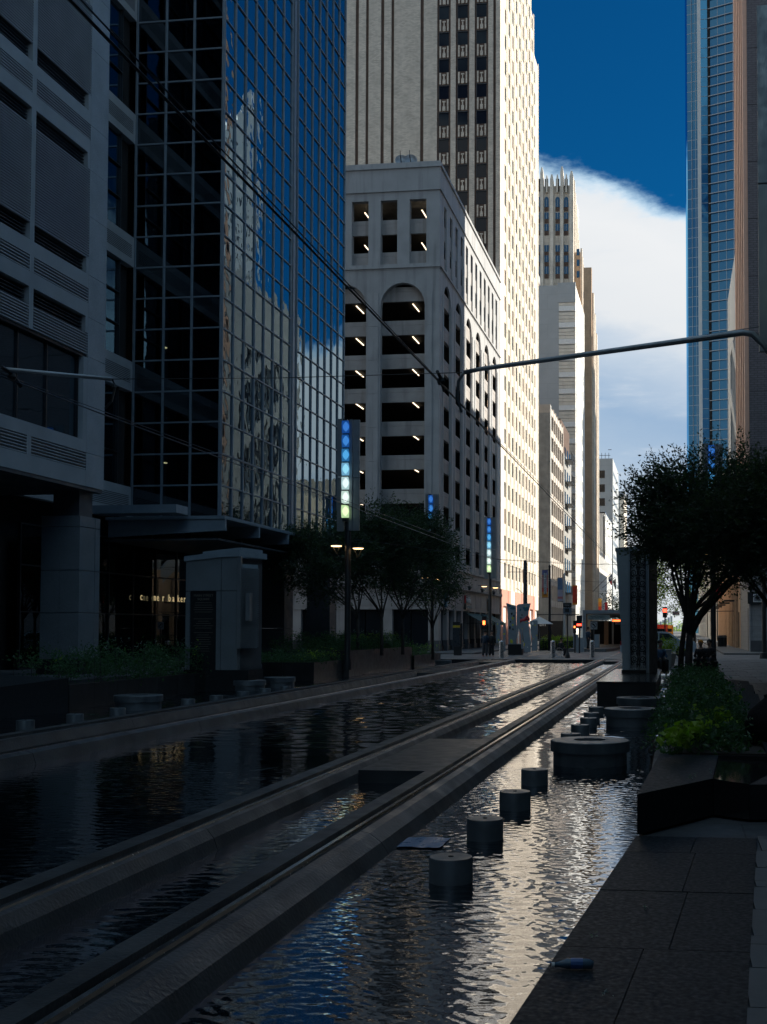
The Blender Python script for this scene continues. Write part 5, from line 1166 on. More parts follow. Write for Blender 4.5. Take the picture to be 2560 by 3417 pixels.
# ================================================================ TREES
def tree(label, x, y, zg, trunk_h, crown_c, crown_r, nclus, nleaf, lsize, seed, limbs, tr=.12, group=None, lean=(0,0), lm=None, stemsplit=1, low=.35):
    r_ = random.Random(seed); t = thing('street_tree', label, 'tree', (x, y, zg), group)
    C_ = Vector(crown_c); tips = []; top = Vector((x+lean[0], y+lean[1], zg+trunk_h))
    b = MB(); b.tube([(x, y, zg-.2), (x+lean[0]*.3, y+lean[1]*.3, zg+trunk_h*.5), tuple(top)], [tr, tr*.8, tr*.72], 10); b.build('trunk', m_bark, t, smooth=True)
    lb_ = MB(); pts = []
    for i in range(limbs):
        a = 2*math.pi*(i+r_.uniform(-.25,.25))/limbs; el = r_.uniform(-.15, 1.0)
        tip = C_ + Vector((math.cos(a)*crown_r[0]*.8*math.cos(el*.9), math.sin(a)*crown_r[1]*.8*math.cos(el*.9), crown_r[2]*.8*math.sin(el)))
        mid = top*.5+tip*.5+Vector((r_.uniform(-.2,.2), r_.uniform(-.2,.2), -.15*crown_r[2]))
        lb_.tube([tuple(top-Vector((0,0,.25))), tuple(top*.75+mid*.25), tuple(mid), tuple(tip)], [tr*.6, tr*.45, tr*.3, tr*.08], 6)
        for j in range(4):
            s = mid*(1-j/4)+tip*(j/4); tw = s+Vector((r_.gauss(0,.5)*crown_r[0]*.5, r_.gauss(0,.5)*crown_r[1]*.5, r_.uniform(-.2,.5)*crown_r[2]))
            lb_.tube([tuple(s), tuple((s+tw)/2+Vector((0,0,.05))), tuple(tw)], [tr*.16, tr*.1, tr*.03], 4); tips.append(tw)
    lb_.build('limbs', m_bark, t, smooth=True)
    # leaf sprays: short twigs with leaves along them, spread through lobes
    lobes = [(C_, crown_r)] ; 
    for i in range(12):
        a = r_.uniform(0, 6.28); e_ = r_.uniform(-.5, 1.1); d = Vector((math.cos(a)*math.cos(e_)*crown_r[0], math.sin(a)*math.cos(e_)*crown_r[1], math.sin(e_)*crown_r[2]))
        lobes.append((C_+d*.78, tuple(k*r_.uniform(.28, .5) for k in crown_r)))
    v = []; f = []; tw = MB()
    for i in range(nclus):
        c0, rr = lobes[r_.randrange(len(lobes))] if r_.random() > low else lobes[0]
        while True:
            u = Vector((r_.uniform(-1,1), r_.uniform(-1,1), r_.uniform(-1,1)))
            if .25 < u.length < 1: break
        p = c0 + Vector((u.x*rr[0], u.y*rr[1], u.z*rr[2]))
        dr = (p-C_).normalized()*.7 + Vector((r_.gauss(0,.4), r_.gauss(0,.4), r_.gauss(0,.35)+.15)); dr.normalize(); L_ = lsize*r_.uniform(4, 9)
        sd = dr.cross(Vector((0,0,1))).normalized()
        if i % 3 == 0: tw.tube([tuple(p-dr*L_*.3), tuple(p+dr*L_)], .0035+tr*.01, 3)
        for k in range(nleaf):
            q = p + dr*L_*(k/nleaf) + Vector((r_.gauss(0,1), r_.gauss(0,1), r_.gauss(0,1)))*lsize*.35
            d = (dr*.6 + sd*(1 if k % 2 else -1)*.8 + Vector((r_.gauss(0,.35), r_.gauss(0,.35), r_.gauss(0,.35)))).normalized()
            w = d.cross(Vector((r_.gauss(0,1), r_.gauss(0,1), r_.gauss(0,1)+.8))).normalized(); l = lsize*r_.uniform(.65, 1.25); b_0 = len(v); nn = d.cross(w)*l*.12
            v += [tuple(q), tuple(q+d*l*.5+w*l*.25+nn), tuple(q+d*l), tuple(q+d*l*.5-w*l*.25+nn)]; f += [(b_0, b_0+1, b_0+2), (b_0, b_0+2, b_0+3)]
    tw.build('twigs', m_bark, t)
    me = bpy.data.meshes.new('crown'); me.from_pydata([(q[0]-x, q[1]-y, q[2]-zg) for q in v], [], f); me.materials.append(lm or m_leaf); link('crown', me, t, kind='stuff')
    return t
tree('large dark leafy tree on the right beside the ironwork tower', .27, 31.0, .1, 1.75, (1.2, 31.2, 4.75), (2.2, 2.0, 1.7), 4300, 14, .10, 41, 9, tr=.13, lean=(.05, 0))
tree('second trunk of the right hand trees, standing just behind the first', .05, 36.5, .1, 2.1, (1.5, 37.0, 4.9), (2.0, 1.9, 1.6), 1500, 13, .10, 42, 7, tr=.11, lean=(.2,.2), group='trees on the right')
tree('leafy tree at the right edge with a branch reaching low over the sidewalk', 2.9, 36.0, .1, 2.3, (3.0, 35.0, 4.9), (2.0, 1.8, 1.7), 1700, 13, .10, 43, 7, tr=.10, group='trees on the right')
for i, (px, Y, cz, rx, rz, pc, lb) in enumerate(((1195, 50, 4.75, 2.2, 1.55, 1105, 'leftmost street tree, in front of the glass tower corner'), (1275, 52, 5.6, 2.0, 1.95, 1225, 'tallest street tree, rising beside the nearest light pylon'),
                                  (1345, 54, 5.35, 2.1, 1.85, 1350, 'street tree in the middle of the left group'), (1445, 60, 4.9, 1.9, 1.7, 1425, 'street tree on the right of the left group, before the garage corner'))):
    x = onY(px, 2000, Y).x; tree(lb, x, Y, .8 if Y < 59 else .4, 1.7, (onY(pc, 1800, Y).x, Y, cz), (rx, 1.7, rz), 1800, 13, .12, 60+i, 7, tr=.085, group='street trees in the left planters')
tree('sunlit green tree far behind the traffic signal', 1.6, 112, .1, 3.0, (-.1, 112, 7.2), (2.6, 2.6, 4.0), 900, 12, .22, 71, 6, tr=.16, lm=m_hedge)
for (x, Y, lb) in ((-13.6, 262, 'distant street tree right of the red banner'), (-11.8, 300, 'furthest distant street tree beyond the station')):
    tree(lb, x, Y, .1, 3, (x, Y, 6.0), (3, 2.5, 3.2), 260, 10, .4, int(Y), 6, tr=.2, group='distant street trees')
# ================================================================ FAR PLAZA
def simple(name, label, cat, loc, group=None): return thing(name, label, cat, loc, group)
for i, (px, lb) in enumerate(((1674, 'stainless steel bollard left of the decorated panels'), (1845, 'stainless steel bollard in front of the wheelchair'), (1976, 'stainless steel bollard in front of the no left turn sign'))):
    p = onz(px, 2195, 0); Y = p.y; t = simple('steel_bollard', lb, 'bollard', (p.x, Y, 0), 'steel bollards at the pool end')
    MB().lathe(p.x, Y, [(.15, 0), (.15, .99)], 24).build('tube', m_steel, t, smooth=True, sharp=40); MB().lathe(p.x, Y, [(.155, .99), (.155, 1.03), (.11, 1.08), (.0, 1.1)], 24, cap=False).build('domed_cap', m_steel, t, smooth=True)
for px, pyb, lb in ((1745, 2179, 'thin steel bollard before the decorated panels, left one'), (1768, 2176, 'thin steel bollard before the decorated panels, right one')):
    p = onz(px, pyb, 0); t = simple('thin_bollard', lb, 'bollard', (p.x, p.y, 0), 'thin bollards'); MB().lathe(p.x, p.y, [(.075, 0), (.075, .85), (.05, .88)], 16).build('tube', m_steel, t, smooth=True, sharp=40)
# map board with yellow header
p = onz(1527, 2187, 0); t = simple('map_totem', 'dark street map board with a yellow header strip beside the garage corner', 'sign', (p.x, p.y, 0))
MB().box(p.x-.26, p.x+.30, p.y-.05, p.y+.05, 0, .62).build('foot', m_dkmetal, t); MB().box(p.x-.32, p.x+.17, p.y-.06, p.y+.06, .63, 1.9).build('panel', mat('map_panel', (.03,.04,.05), .3), t)
MB().box(p.x-.32, p.x+.17, p.y-.07, p.y+.06, 1.91, 2.06).build('header', mat('yellow_header', (.5,.38,.03), .5), t); MB().box(p.x+.19, p.x+.34, p.y-.05, p.y+.05, .6, 2.2).build('side_post', m_dkmetal, t); MB().box(p.x-.32, p.x+.17, p.y-.06, p.y+.06, 2.07, 2.3).build('top_panel', m_dkmetal, t)
# decorated panels
m_pan = mat('painted_panel', (.22, .27, .31), .5, var=.1); m_yel = mat('yellow_paint', (.55, .55, .05), .6); m_redp = mat('red_paint', (.35, .02, .03), .5); m_tealp = mat('teal_paint', (.03, .13, .18), .5); m_whitep = m_white
def panel(label, Y, outline, decos, thick=.12):
    pts = [onY(a, b, Y) for a, b in outline]; t = simple('painted_art_panel', label, 'sculpture', (pts[0].x, Y, 0), 'painted art panels by the side street')
    n = len(pts); b = MB(); b.v = [(q.x, Y, max(q.z, 0)) for q in pts] + [(q.x, Y+thick, max(q.z, 0)) for q in pts]; b.f = [tuple(range(n)), tuple(range(2*n-1, n-1, -1))] + [(i, i+n, (i+1) % n+n, (i+1) % n) for i in range(n)]
    b.build('board', m_pan, t)
    for (cx_, cy_, w, h, m) in decos:
        q = onY(cx_, cy_, Y-.01); k = Y/F; r_ = random.Random(cx_*7+cy_); bb = MB(); nn = 7
        bb.v = [(q.x+w*k/2*math.cos(6.283*i/nn)*r_.uniform(.5,1.1), Y-.012, q.z+h*k/2*math.sin(6.283*i/nn)*r_.uniform(.5,1.1)) for i in range(nn)]; bb.f = [tuple(range(nn))]
        bb.build('painted_mark', m, t)
zb1 = 2165
panel('tall pale blue panel painted with dark marks, left wing of the big pair', 80.0, ((1689,2012),(1722,2021),(1724,2150),(1697,2150),(1695,2050)), [(1700,2022,14,12,m_tealp),(1711,2030,22,14,m_tealp),(1708,2048,9,10,m_black),(1711,2063,9,12,m_yel),(1704,2075,6,9,m_black),(1711,2085,8,8,m_yel),(1702,2095,8,14,m_black),(1712,2100,7,10,m_black),(1706,2140,12,22,m_yel),(1715,2055,6,8,m_black)])
panel('tall pale blue panel with dark teal corner, right wing of the big pair', 79.6, ((1724,2021),(1730,2016),(1771,2013),(1764,2040),(1762,2075),(1745,2082),(1742,2100),(1746,2165),(1740,2165),(1738,2120),(1731,2095),(1726,2130),(1724,2130)), [(1755,2032,28,22,m_tealp),(1754,2025,5,5,m_yel),(1737,2035,8,10,m_tealp),(1742,2052,7,7,m_black),(1738,2062,14,6,m_tealp)])
panel('pale blue column panel with yellow creatures, in front of the big pair', 78.2, ((1741,2074),(1764,2073),(1766,2110),(1770,2140),(1771,2176),(1750,2177),(1747,2130),(1742,2095)), [(1756,2077,8,4,m_yel),(1743,2098,4,6,m_yel),(1750,2150,6,14,m_yel),(1745,2140,5,6,m_yel),(1761,2160,4,8,m_white)])
panel('wavy pale blue panel with a white vase mark, rightmost of the art panels', 79.0, ((1768,2072),(1793,2070),(1795,2100),(1793,2125),(1794,2170),(1774,2172),(1776,2130),(1772,2110),(1770,2090)), [(1777,2080,7,16,m_white),(1786,2086,6,6,m_yel),(1771,2090,6,5,m_yel),(1780,2132,6,3,m_yel),(1791,2120,5,6,m_yel)])
panel('wavy grey panel with yellow arrows, leftmost of the art panels', 79.5, ((1655,2075),(1668,2073),(1671,2095),(1667,2120),(1670,2143),(1657,2146),(1656,2125),(1660,2105),(1655,2090)), [(1661,2083,6,9,m_yel),(1664,2135,8,6,m_yel)])
panel('narrow grey panel with a yellow arrow behind the steel bollard', 81.0, ((1679,2080),(1687,2078),(1688,2110),(1686,2140),(1687,2172),(1681,2174),(1679,2130)), [(1683,2116,8,8,m_yel),(1682,2082,6,4,m_yel)])
q = simple('red_ribbon_figure', 'dark red curved figure hung on the right art panel', 'sculpture', (-10.5, 79.4, 3))
MB().tube([tuple(onY(a, b, 79.3)) for a, b in ((1736,2078),(1739,2071),(1748,2070),(1756,2064),(1760,2054),(1763,2066),(1766,2072))], [.05,.12,.14,.12,.07,.12,.05], 7).build('figure', m_redp, q)
q = simple('panel_base', 'black box base under the big pair of art panels', 'plinth', (-11.8, 80, 0)); p0, p1 = onY(1696, 2172, 79.8), onY(1742, 2150, 79.8); MB().box(p0.x, p1.x, 79.7, 80.4, 0, p1.z).build('base_block', m_black, q)
# tram signal and signs
def post(t, x, y, z1, r=.045, z0=0): MB().lathe(x, y, [(r, z0), (r, z1)], 10).build('post', m_dkmetal, t)
p = onz(1894, 2196, 0); t = simple('tram_warning_sign', 'dark and blue tram warning sign on a black post by the pool end', 'sign', (p.x, p.y, 0)); post(t, p.x, p.y, 3.2)
MB().lathe(p.x, p.y, [(.17,0),(.15,.2),(.08,.35),(.05,.5)], 12).build('foot', m_dkmetal, t); k = p.y/F
s0, s1 = onY(1880, 2012, p.y), onY(1908, 2027, p.y); MB().box(s0.x, s1.x, p.y-.08, p.y-.05, s1.z, s0.z).build('upper_board', m_dkmetal, t)
text('TRAIN', .135, m_steel, t, ((s0.x+s1.x)/2, p.y-.1, s1.z+.1), FY)
s0, s1 = onY(1880, 2028, p.y), onY(1908, 2048, p.y); MB().box(s0.x, s1.x, p.y-.08, p.y-.05, s1.z, s0.z).build('lower_board', mat('blue_board', (.09,.14,.19), .5), t); MB().box(s0.x+.12, s1.x-.15, p.y-.085, p.y-.08, s1.z+.1, s0.z-.05).build('tram_symbol', m_dkmetal, t)
p = onz(1982, 2184, 0); t = simple('no_left_turn_sign', 'round no left turn sign on a post before the station roof', 'sign', (p.x, p.y, 0)); cz_ = onY(1982, 2086, p.y).z; post(t, p.x, p.y, cz_-.2)
b = MB(); b.box(p.x-.25, p.x+.25, p.y-.04, p.y-.02, cz_-.3, cz_+.25); b.build('sign_plate', m_metal, t)
b = MB(); n = 20
for i in range(n):
    a0, a1 = 6.283*i/n, 6.283*(i+1)/n; b.quad(*[(p.x+r*math.cos(a), p.y-.05, cz_+r*math.sin(a)) for r, a in ((.21,a0),(.21,a1),(.18,a1),(.18,a0))])
b.quad((p.x-.13, p.y-.052, cz_+.16), (p.x-.16, p.y-.052, cz_+.13), (p.x+.12, p.y-.052, cz_-.15), (p.x+.15, p.y-.052, cz_-.12)); b.quad((p.x-.12, p.y-.051, cz_+.02), (p.x+.0, p.y-.051, cz_+.13), (p.x+.0, p.y-.051, cz_-.02)); b.quad((p.x,p.y-.051,cz_+.08),(p.x+.09,p.y-.051,cz_),(p.x+.09,p.y-.051,cz_-.12),(p.x+.05,p.y-.051,cz_-.12),(p.x+.04,p.y-.051,cz_-.02),(p.x,p.y-.051,cz_+.03)); b.build('symbol', m_black, t)
def signal(label, x, y, zc, lights, z0=0.0, arm=None, w=.2):
    t = simple('traffic_signal', label, 'traffic light', (x, y, z0)); post(t, x, y+.2, zc+.3, .06, z0)
    h = .32*3; MB().box(x-w, x+w, y-.1, y+.12, zc-h/2, zc+h/2).build('signal_head', m_black, t)
    for (dx, dz, rx, rz, m) in lights: MB().box(x+dx-rx, x+dx+rx, y-.13, y-.1, zc+dz-rz, zc+dz+rz).build('lit_lens', m, t)
    if arm: MB().tube(arm, .035, 6).build('signal_arm', m_dkmetal, t)
    return t
m_sigred = emitmat('signal_red', (1, .04, .02), 5); m_sigor = emitmat('signal_orange', (1, .13, .03), 4)
Y = 86; c = onY(1933, 2075, Y); signal('tram signal with a glowing red bar left of the station', c.x, Y, c.z, [(0, -.22, .17, .07, m_sigred)], arm=[(c.x-3.2, Y+.2, c.z+.55), (c.x, Y+.2, c.z+.55)], w=.21)
Y = 85; c = onY(1616, 2078, Y); signal('pedestrian signal showing an orange hand beside the far left light pylon', c.x, Y, c.z, [(0, 0, .09, .15, m_sigor)], w=.16)
Y = 87; c = onY(1918, 2092, Y); signal('small orange signal beside the red tram signal', c.x, Y, c.z, [(0, 0, .06, .07, m_sigor)], w=.11)
Y = 105; c = onY(2219, 2043, Y); signal('hanging traffic signal showing red right of the ironwork tower', c.x, Y, c.z, [(0, .15, .16, .16, m_sigred)], arm=[(c.x-.2, Y, c.z), (5.0, Y, c.z+.1)])
for px in (2250, 2262):
    c = onY(px, 2046, 105); t = simple('turn_ban_sign', 'small white no turn sign %s beside the hanging red signal' % ('left' if px == 2250 else 'right'), 'sign', (c.x, 105, c.z), 'no turn signs'); MB().box(c.x-.16, c.x+.16, 104.8, 104.85, c.z-.18, c.z+.18).build('plate', m_white, t)
    b = MB()
    for i in range(14):
        a0, a1 = 6.283*i/14, 6.283*(i+1)/14; b.quad(*[(c.x+r*math.cos(a), 104.79, c.z+r*math.sin(a)) for r, a in ((.14,a0),(.14,a1),(.11,a1),(.11,a0))])
    b.quad((c.x-.1,104.78,c.z+.07),(c.x-.07,104.78,c.z+.1),(c.x+.1,104.78,c.z-.07),(c.x+.07,104.78,c.z-.1)); b.build('ban_symbol', m_redp, t)
# poles and banners
m_b1 = mat('banner_blend', (.5, .2, .18), .7); m_or = mat('banner_orange', (.85, .30, .03), .7); m_pk = mat('banner_pink', (.62, .22, .22), .7); m_pu = mat('banner_purple', (.20, .20, .38), .7); m_rd = mat('banner_red', (.75, .07, .03), .7); m_bl = mat('banner_blue', (.14, .25, .42), .7); m_lil = mat('banner_lilac', (.52, .5, .62), .7); m_ye = mat('banner_yellow', (.85, .5, .08), .7)
def banner(label, px0, px1, py0, py1, Y, bands, word=None, polex=None, ptop=None, pm=None, wsize=.3):
    a, b_2 = onY(px0, py0, Y), onY(px1, py1, Y); t = simple('street_banner', label, 'banner', (a.x, Y, 0)); w = b_2.x-a.x; h = a.z-b_2.z; z = a.z
    for (fr, m) in bands: MB().box(a.x, b_2.x, Y-.01, Y+.01, z-h*fr+.001, z).build('cloth_band', m, t); z -= h*fr
    if polex:
        q = onY(polex, ptop, Y); MB().lathe(q.x, Y+.1, [(.16, 0), (.14, 1.2), (.10, 3.2), (.09, q.z), (.12, q.z+.1), (.0, q.z+.25)], 12).build('pole', pm or m_dkmetal, t, smooth=True, sharp=40)
        for zz_ in (a.z+.03, b_2.z-.03): MB().tube([(q.x, Y+.1, zz_), (a.x, Y, zz_)], .025, 5).build('bracket', m_dkmetal, t)
    if word:
        MB().box(a.x+w*.3, a.x+w*.75, Y-.02, Y-.012, b_2.z+h*.12, a.z-h*.1).build('word_strip', m_white, t); text(word, wsize, m_black, t, (a.x+w*.42, Y-.03, (a.z+b_2.z)/2+h*.0), (R(90), R(90), 0), extrude=.003)
    return t
banner('orange and pink banner with a white worded strip on a street pole', 1809, 1829, 1903, 1993, 96, [(.17, m_pu), (.2, m_b1), (.28, m_pk), (.15, m_rd), (.2, m_or)], 'MAIN STREET SQUARE', 1834, 1893, None, .19)
banner('blue and lilac banner on the white banded pole', 1861, 1878, 1929, 2006, 104, [(.5, m_bl), (.3, m_lil), (.1, m_pk), (.1, m_lil)], None, 1883, 1920, m_white)
banner('red orange banner with fine text lines beside the cornice', 1911, 1927, 1953, 2018, 112, [(.06, m_or), (.5, m_rd), (.34, m_rd), (.1, m_or)], None)
banner('yellow to red banner above the station roof', 1997, 2008, 1997, 2038, 128, [(.3, m_ye), (.35, m_or), (.35, m_rd)])
banner('plain dark red banner right of the yellow one', 2018, 2028, 2010, 2038, 130, [(1.0, m_redp)])
c0, c1 = onY(2386, 1958, 90), onY(2402, 2010, 90); t = simple('red_awning_sign', 'bright red blade banner on the tan shopfronts at right', 'banner', (c0.x, 90, c1.z)); MB().prism([(c0.x, 90), (c1.x+.1, 90), (c1.x+.1, 90.1), (c0.x, 90.1)], [c1.z, c1.z+.5, c1.z+.5, c1.z], c0.z+.3).build('cloth', mat('bright_red', (.8,.01,.03), .6), t)
p = onY(1753, 1878, 88); t = simple('tram_pole', 'dark brown tram pole in front of the sunlit tower base', 'pole', (p.x, 88, 0)); MB().lathe(p.x, 88, [(.24, 0), (.20, 2.3), (.17, 2.4), (.15, p.z), (.1, p.z+.2)], 12).build('pole', m_dkmetal, t, smooth=True, sharp=40)
for dz in (4.9, 3.05): MB().tube([(p.x-.75, 88, dz), (p.x-.6, 88, dz), (p.x, 88, dz-.5)], .02, 5).build('bracket', m_dkmetal, t)
MB().tube([(p.x-1.4, 88, 6.2), (p.x, 88, 6.2)], .02, 5).build('bracket', m_dkmetal, t)
# right edge post and pole behind the tree
p = onY(2551, 2180, 72); t = simple('street_pole', 'dark round street pole at the right edge before the stone corner', 'pole', (p.x, 72, .12)); MB().lathe(p.x, 72, [(.3, .0), (.26, .35), (.14, .4), (.14, 4.7), (.2, 4.75), (.2, 4.95), (.12, 5.0)], 14).build('shaft', m_dkmetal, t, smooth=True, sharp=40); MB().lathe(p.x, 72, [(.16, 4.96), (.2, 5.2), (.16, 5.3)], 12).build('lamp_head', m_metal, t)
# flags
for (p0, p1, cl, lb) in (((1978,1975),(2040,1912), 'lone', 'red white and blue flag with one white star on an angled pole'), ((2010,1962),(2054,1925), 'strip', 'dark striped flag on an angled pole right of the star flag')):
    Y = 200 if cl == 'lone' else 196; a, b_2 = onY(*p0, Y), onY(*p1, Y); t = simple('wall_flag', lb, 'flag', tuple(a), 'flags on angled poles'); MB().tube([tuple(a), tuple(b_2)], .05, 6).build('flag_pole', m_dkmetal, t)
    def fl_(pl, m, d=0): MB().quad(*[tuple(onY(x, y, Y-.1-d)) for x, y in pl]).build('flag_cloth', m, t)
    if cl == 'lone':
        fl_(((2030,1926),(2042,1914),(2042,1937),(2031,1941)), m_bl if False else mat('flag_blue', (.03,.06,.15), .7)); fl_(((2033,1941),(2042,1936),(2042,1952),(2040,1953)), mat('flag_red', (.6,.03,.04), .7)); fl_(((2036,1921),(2038,1926),(2042,1926),(2039,1930),(2040,1935),(2036,1931),(2033,1934),(2034,1929),(2031,1926),(2035,1926)), m_white, .1)
    else:
        fl_(((2045,1938),(2056,1929),(2056,1966),(2053,1968)), m_white)
        for k in range(4): fl_(((2045+k*2.6,1938-k*2+2),(2046.2+k*2.6,1937-k*2+2),(2054+k*.6,1966-k*.5),(2053+k*.6,1967)), m_black, .1+.01*k)
# station
st = simple('tram_station', 'steel tram station roof with posts, name board and orange display beyond the pool', 'station', (-7, 104, .25))
YP = 91.0
MB().prism([(-8.6, YP), (-5.6, YP), (-5.15, YP+4), (-5.15, YP+70), (-8.6, YP+70)], -.2, [.02, .02, .32, .32, .32] if False else .25).build('platform', m_walk, st)
a, b_2 = onY(1945, 2036, 99), onY(2090, 2047, 99); MB().box(a.x, b_2.x, 99, 140, b_2.z, a.z).build('roof_beam', m_canopy, st); MB().box(a.x, a.x+.25, 99.01, 99.3, .25, b_2.z).build('corner_post', m_canopy, st)
for (px0, px1, py0, py1, Y, m) in ((2042,2048,2070,2110,112,m_white),(1957,1960,2047,2095,100,m_dkmetal),(2016,2030,2072,2096,114,m_tan)): c0, c1 = onY(px0, py0, Y), onY(px1, py1, Y); MB().box(c0.x, c1.x, Y, Y+.2, .25, c0.z).build('post', m, st)
c0, c1 = onY(1962, 2053, 99.5), onY(2036, 2068, 99.5); MB().box(c0.x, c1.x, 99.2, 99.4, c1.z, c0.z).build('name_board', mat('name_board', (.30,.36,.36), .5), st)
text('Main Street Square', .155, m_black, st, (c0.x+.85, 99.15, (c0.z+c1.z)/2-.0), FY); MB().box(c0.x+.06, c0.x+.5, 99.15, 99.19, c1.z+.05, c1.z+.08).build('board_line', m_black, st)
c0, c1 = onY(2044, 2068, 101), onY(2072, 2074, 101); MB().box(c0.x, c1.x, 101, 101.2, c1.z-.06, c0.z+.06).build('display_case', m_black, st)
for k in range(12): x = c0.x+.02+k*(c1.x-c0.x-.03)/12; MB().box(x, x+.035, 100.97, 100.99, c1.z, c0.z).build('display_segment', m_sigor, st)
c0, c1 = onY(2053, 2076, 101), onY(2069, 2085, 101); MB().box(c0.x, c1.x, 101, 101.1, c1.z, c0.z).build('small_board', m_metal, st)
MB().box(-8.7, -5.2, 116, 150, .3, 2.6).build('dark_shelter', m_int, st); 
for j in range(3): MB().box(-8.75+j*.9, -8.35+j*.9, 97, 97.6, .25, 1.35).build('ticket_machine', m_canopy, st)
for k, (px, py) in enumerate(((1989, 2077),)): c = onY(px, py, 108); MB().lathe(c.x, 108, [(.05, c.z-.05), (.08, c.z), (.05, c.z+.05)], 8).build('lamp', emitmat('blue_lamp', (.4,.7,1), 3), st)
c0, c1 = onY(1925, 2128, 86.5), onY(1937, 2175, 86.5)
for j, (px, lb) in enumerate(((1928, 'blue grey box cabinet beside the hedge'), (1943, 'taller blue grey box cabinet nearer the platform'))):
    p = onY(px, 2170, 88+j*2); t = simple('control_cabinet', lb, 'cabinet', (p.x, p.y, 0), 'control cabinets'); MB().box(p.x-.14, p.x+.14, p.y-.15, p.y+.15, 0, 1.05).build('cabinet_body', m_canopy, t); MB().box(p.x-.15, p.x+.15, p.y-.16, p.y+.16, 1.051, 1.1).build('lid', m_metal, t)
# hedge, fence, parasol, restaurant lettering
t = simple('clipped_hedge', 'bright yellow green clipped hedge behind the wheelchair', 'hedge', (-10, 98, 0)); r_ = random.Random(8)
a, b_2 = onY(1800, 2160, 98), onY(1925, 2130, 98); pts = [(r_.uniform(a.x, b_2.x), r_.uniform(98, 101), r_.uniform(.2, 1.05)*(1 if xx > 30 else .7), .14) for xx in range(330)]
leaves('foliage', t, m_hedge, pts, .11, 22, 1.0, 8, kind='stuff'); MB().box(a.x, b_2.x, 98.3, 100.8, 0, .8).build('dense_core', m_leaf, t)
t = simple('plaza_fence', 'thin black metal fence in front of the hedge', 'fence', (-11, 90, 0))
fx = [onz(1790+i*12, 2172-i*1.2, 0) for i in range(8)]
for q in fx: MB().box(q.x-.03, q.x+.03, q.y-.03, q.y+.03, 0, 1.0).build('fence_post', m_dkmetal, t)
for z in (.12, .95): MB().tube([(fx[0].x, fx[0].y, z), (fx[-1].x, fx[-1].y, z)], .02, 4).build('fence_rail', m_dkmetal, t)
p = onY(1800, 2072, 94); t = simple('cafe_parasol', 'white cafe parasol behind the art panels', 'parasol', (p.x, 94, 0)); MB().lathe(p.x, 94, [(1.15, p.z-.25), (.6, p.z+.05), (.03, p.z+.35)], 8, cap=False).build('canvas', m_white, t); MB().lathe(p.x, 94, [(.03, 0), (.03, p.z+.3)], 8).build('pole', m_metal, t)
t = simple('restaurant_front', 'dark restaurant front with white letters behind the art panels', 'shopfront', (-13, 162, 0)); c0, c1 = onY(1788, 2072, 161), onY(1880, 2098, 161)
MB().box(c0.x, c1.x, 161, 163.3, .1, c0.z).build('dark_wall', m_int, t); q = onY(1810, 2089, 160.8); text('en', 1.05, m_white, t, (q.x, 160.8, q.z), FY)
# ================================================================ PEOPLE (one skinned body each)
def person(label, x, y, zg, h, pose, top, legs, face=0.0, skin=(.35,.2,.14), hat=None, group=None):
    t = simple('person', label, 'person', (x, y, zg), group); k = h/1.75
    J = {'stand': dict(pel=(0,0,.95), ch=(0,0,1.32), nk=(0,0,1.5), kn=((-.10,-.02,.50),(.10,.02,.50)), ft=((-.11,.02,.08),(.12,-.03,.08)), toe=((-.12,-.14,.03),(.13,-.18,.03)), el=((-.27,.0,1.12),(.27,.0,1.12)), ha=((-.24,-.14,.90),(.24,-.12,.88))),
         'sit': dict(pel=(0,0,.50), ch=(0,-.04,.86), nk=(0,-.07,1.05), kn=((-.12,-.42,.50),(.12,-.42,.50)), ft=((-.12,-.42,.10),(.12,-.40,.10)), toe=((-.12,-.60,.04),(.12,-.58,.04)), el=((-.27,-.08,.68),(.27,-.08,.68)), ha=((-.16,-.33,.62),(.16,-.33,.62)))}[pose]
    V = [J['pel'], J['ch'], J['nk']]; E = [(0,1),(1,2)]; rad = [(.15,.12),(.17,.12),(.06,.06)]
    for s in (0, 1):
        sx = -1 if s == 0 else 1; i = len(V)
        hip = (sx*.09, J['pel'][1], J['pel'][2]-.04); sh = (sx*.18, J['ch'][1], J['ch'][2]+.10)
        V += [hip, J['kn'][s], J['ft'][s], J['toe'][s], sh, J['el'][s], J['ha'][s]]; rad += [(.095,.095),(.062,.062),(.05,.05),(.04,.035),(.07,.07),(.05,.05),(.035,.035)]
        E += [(0,i),(i,i+1),(i+1,i+2),(i+2,i+3),(1,i+4),(i+4,i+5),(i+5,i+6)]
    ca, sa = math.cos(face), math.sin(face)
    me = bpy.data.meshes.new('body'); me.from_pydata([((a*ca-b*sa)*k, (a*sa+b*ca)*k, c*k) for a, b, c in V], E, []); me.materials.append(legs); me.materials.append(top)
    o = link('body', me, t); md = o.modifiers.new('skin', 'SKIN'); 
    for i, r in enumerate(rad): me.skin_vertices[0].data[i].radius = (r[0]*k, r[1]*k) if me.skin_vertices else None
    return t, o, J, k
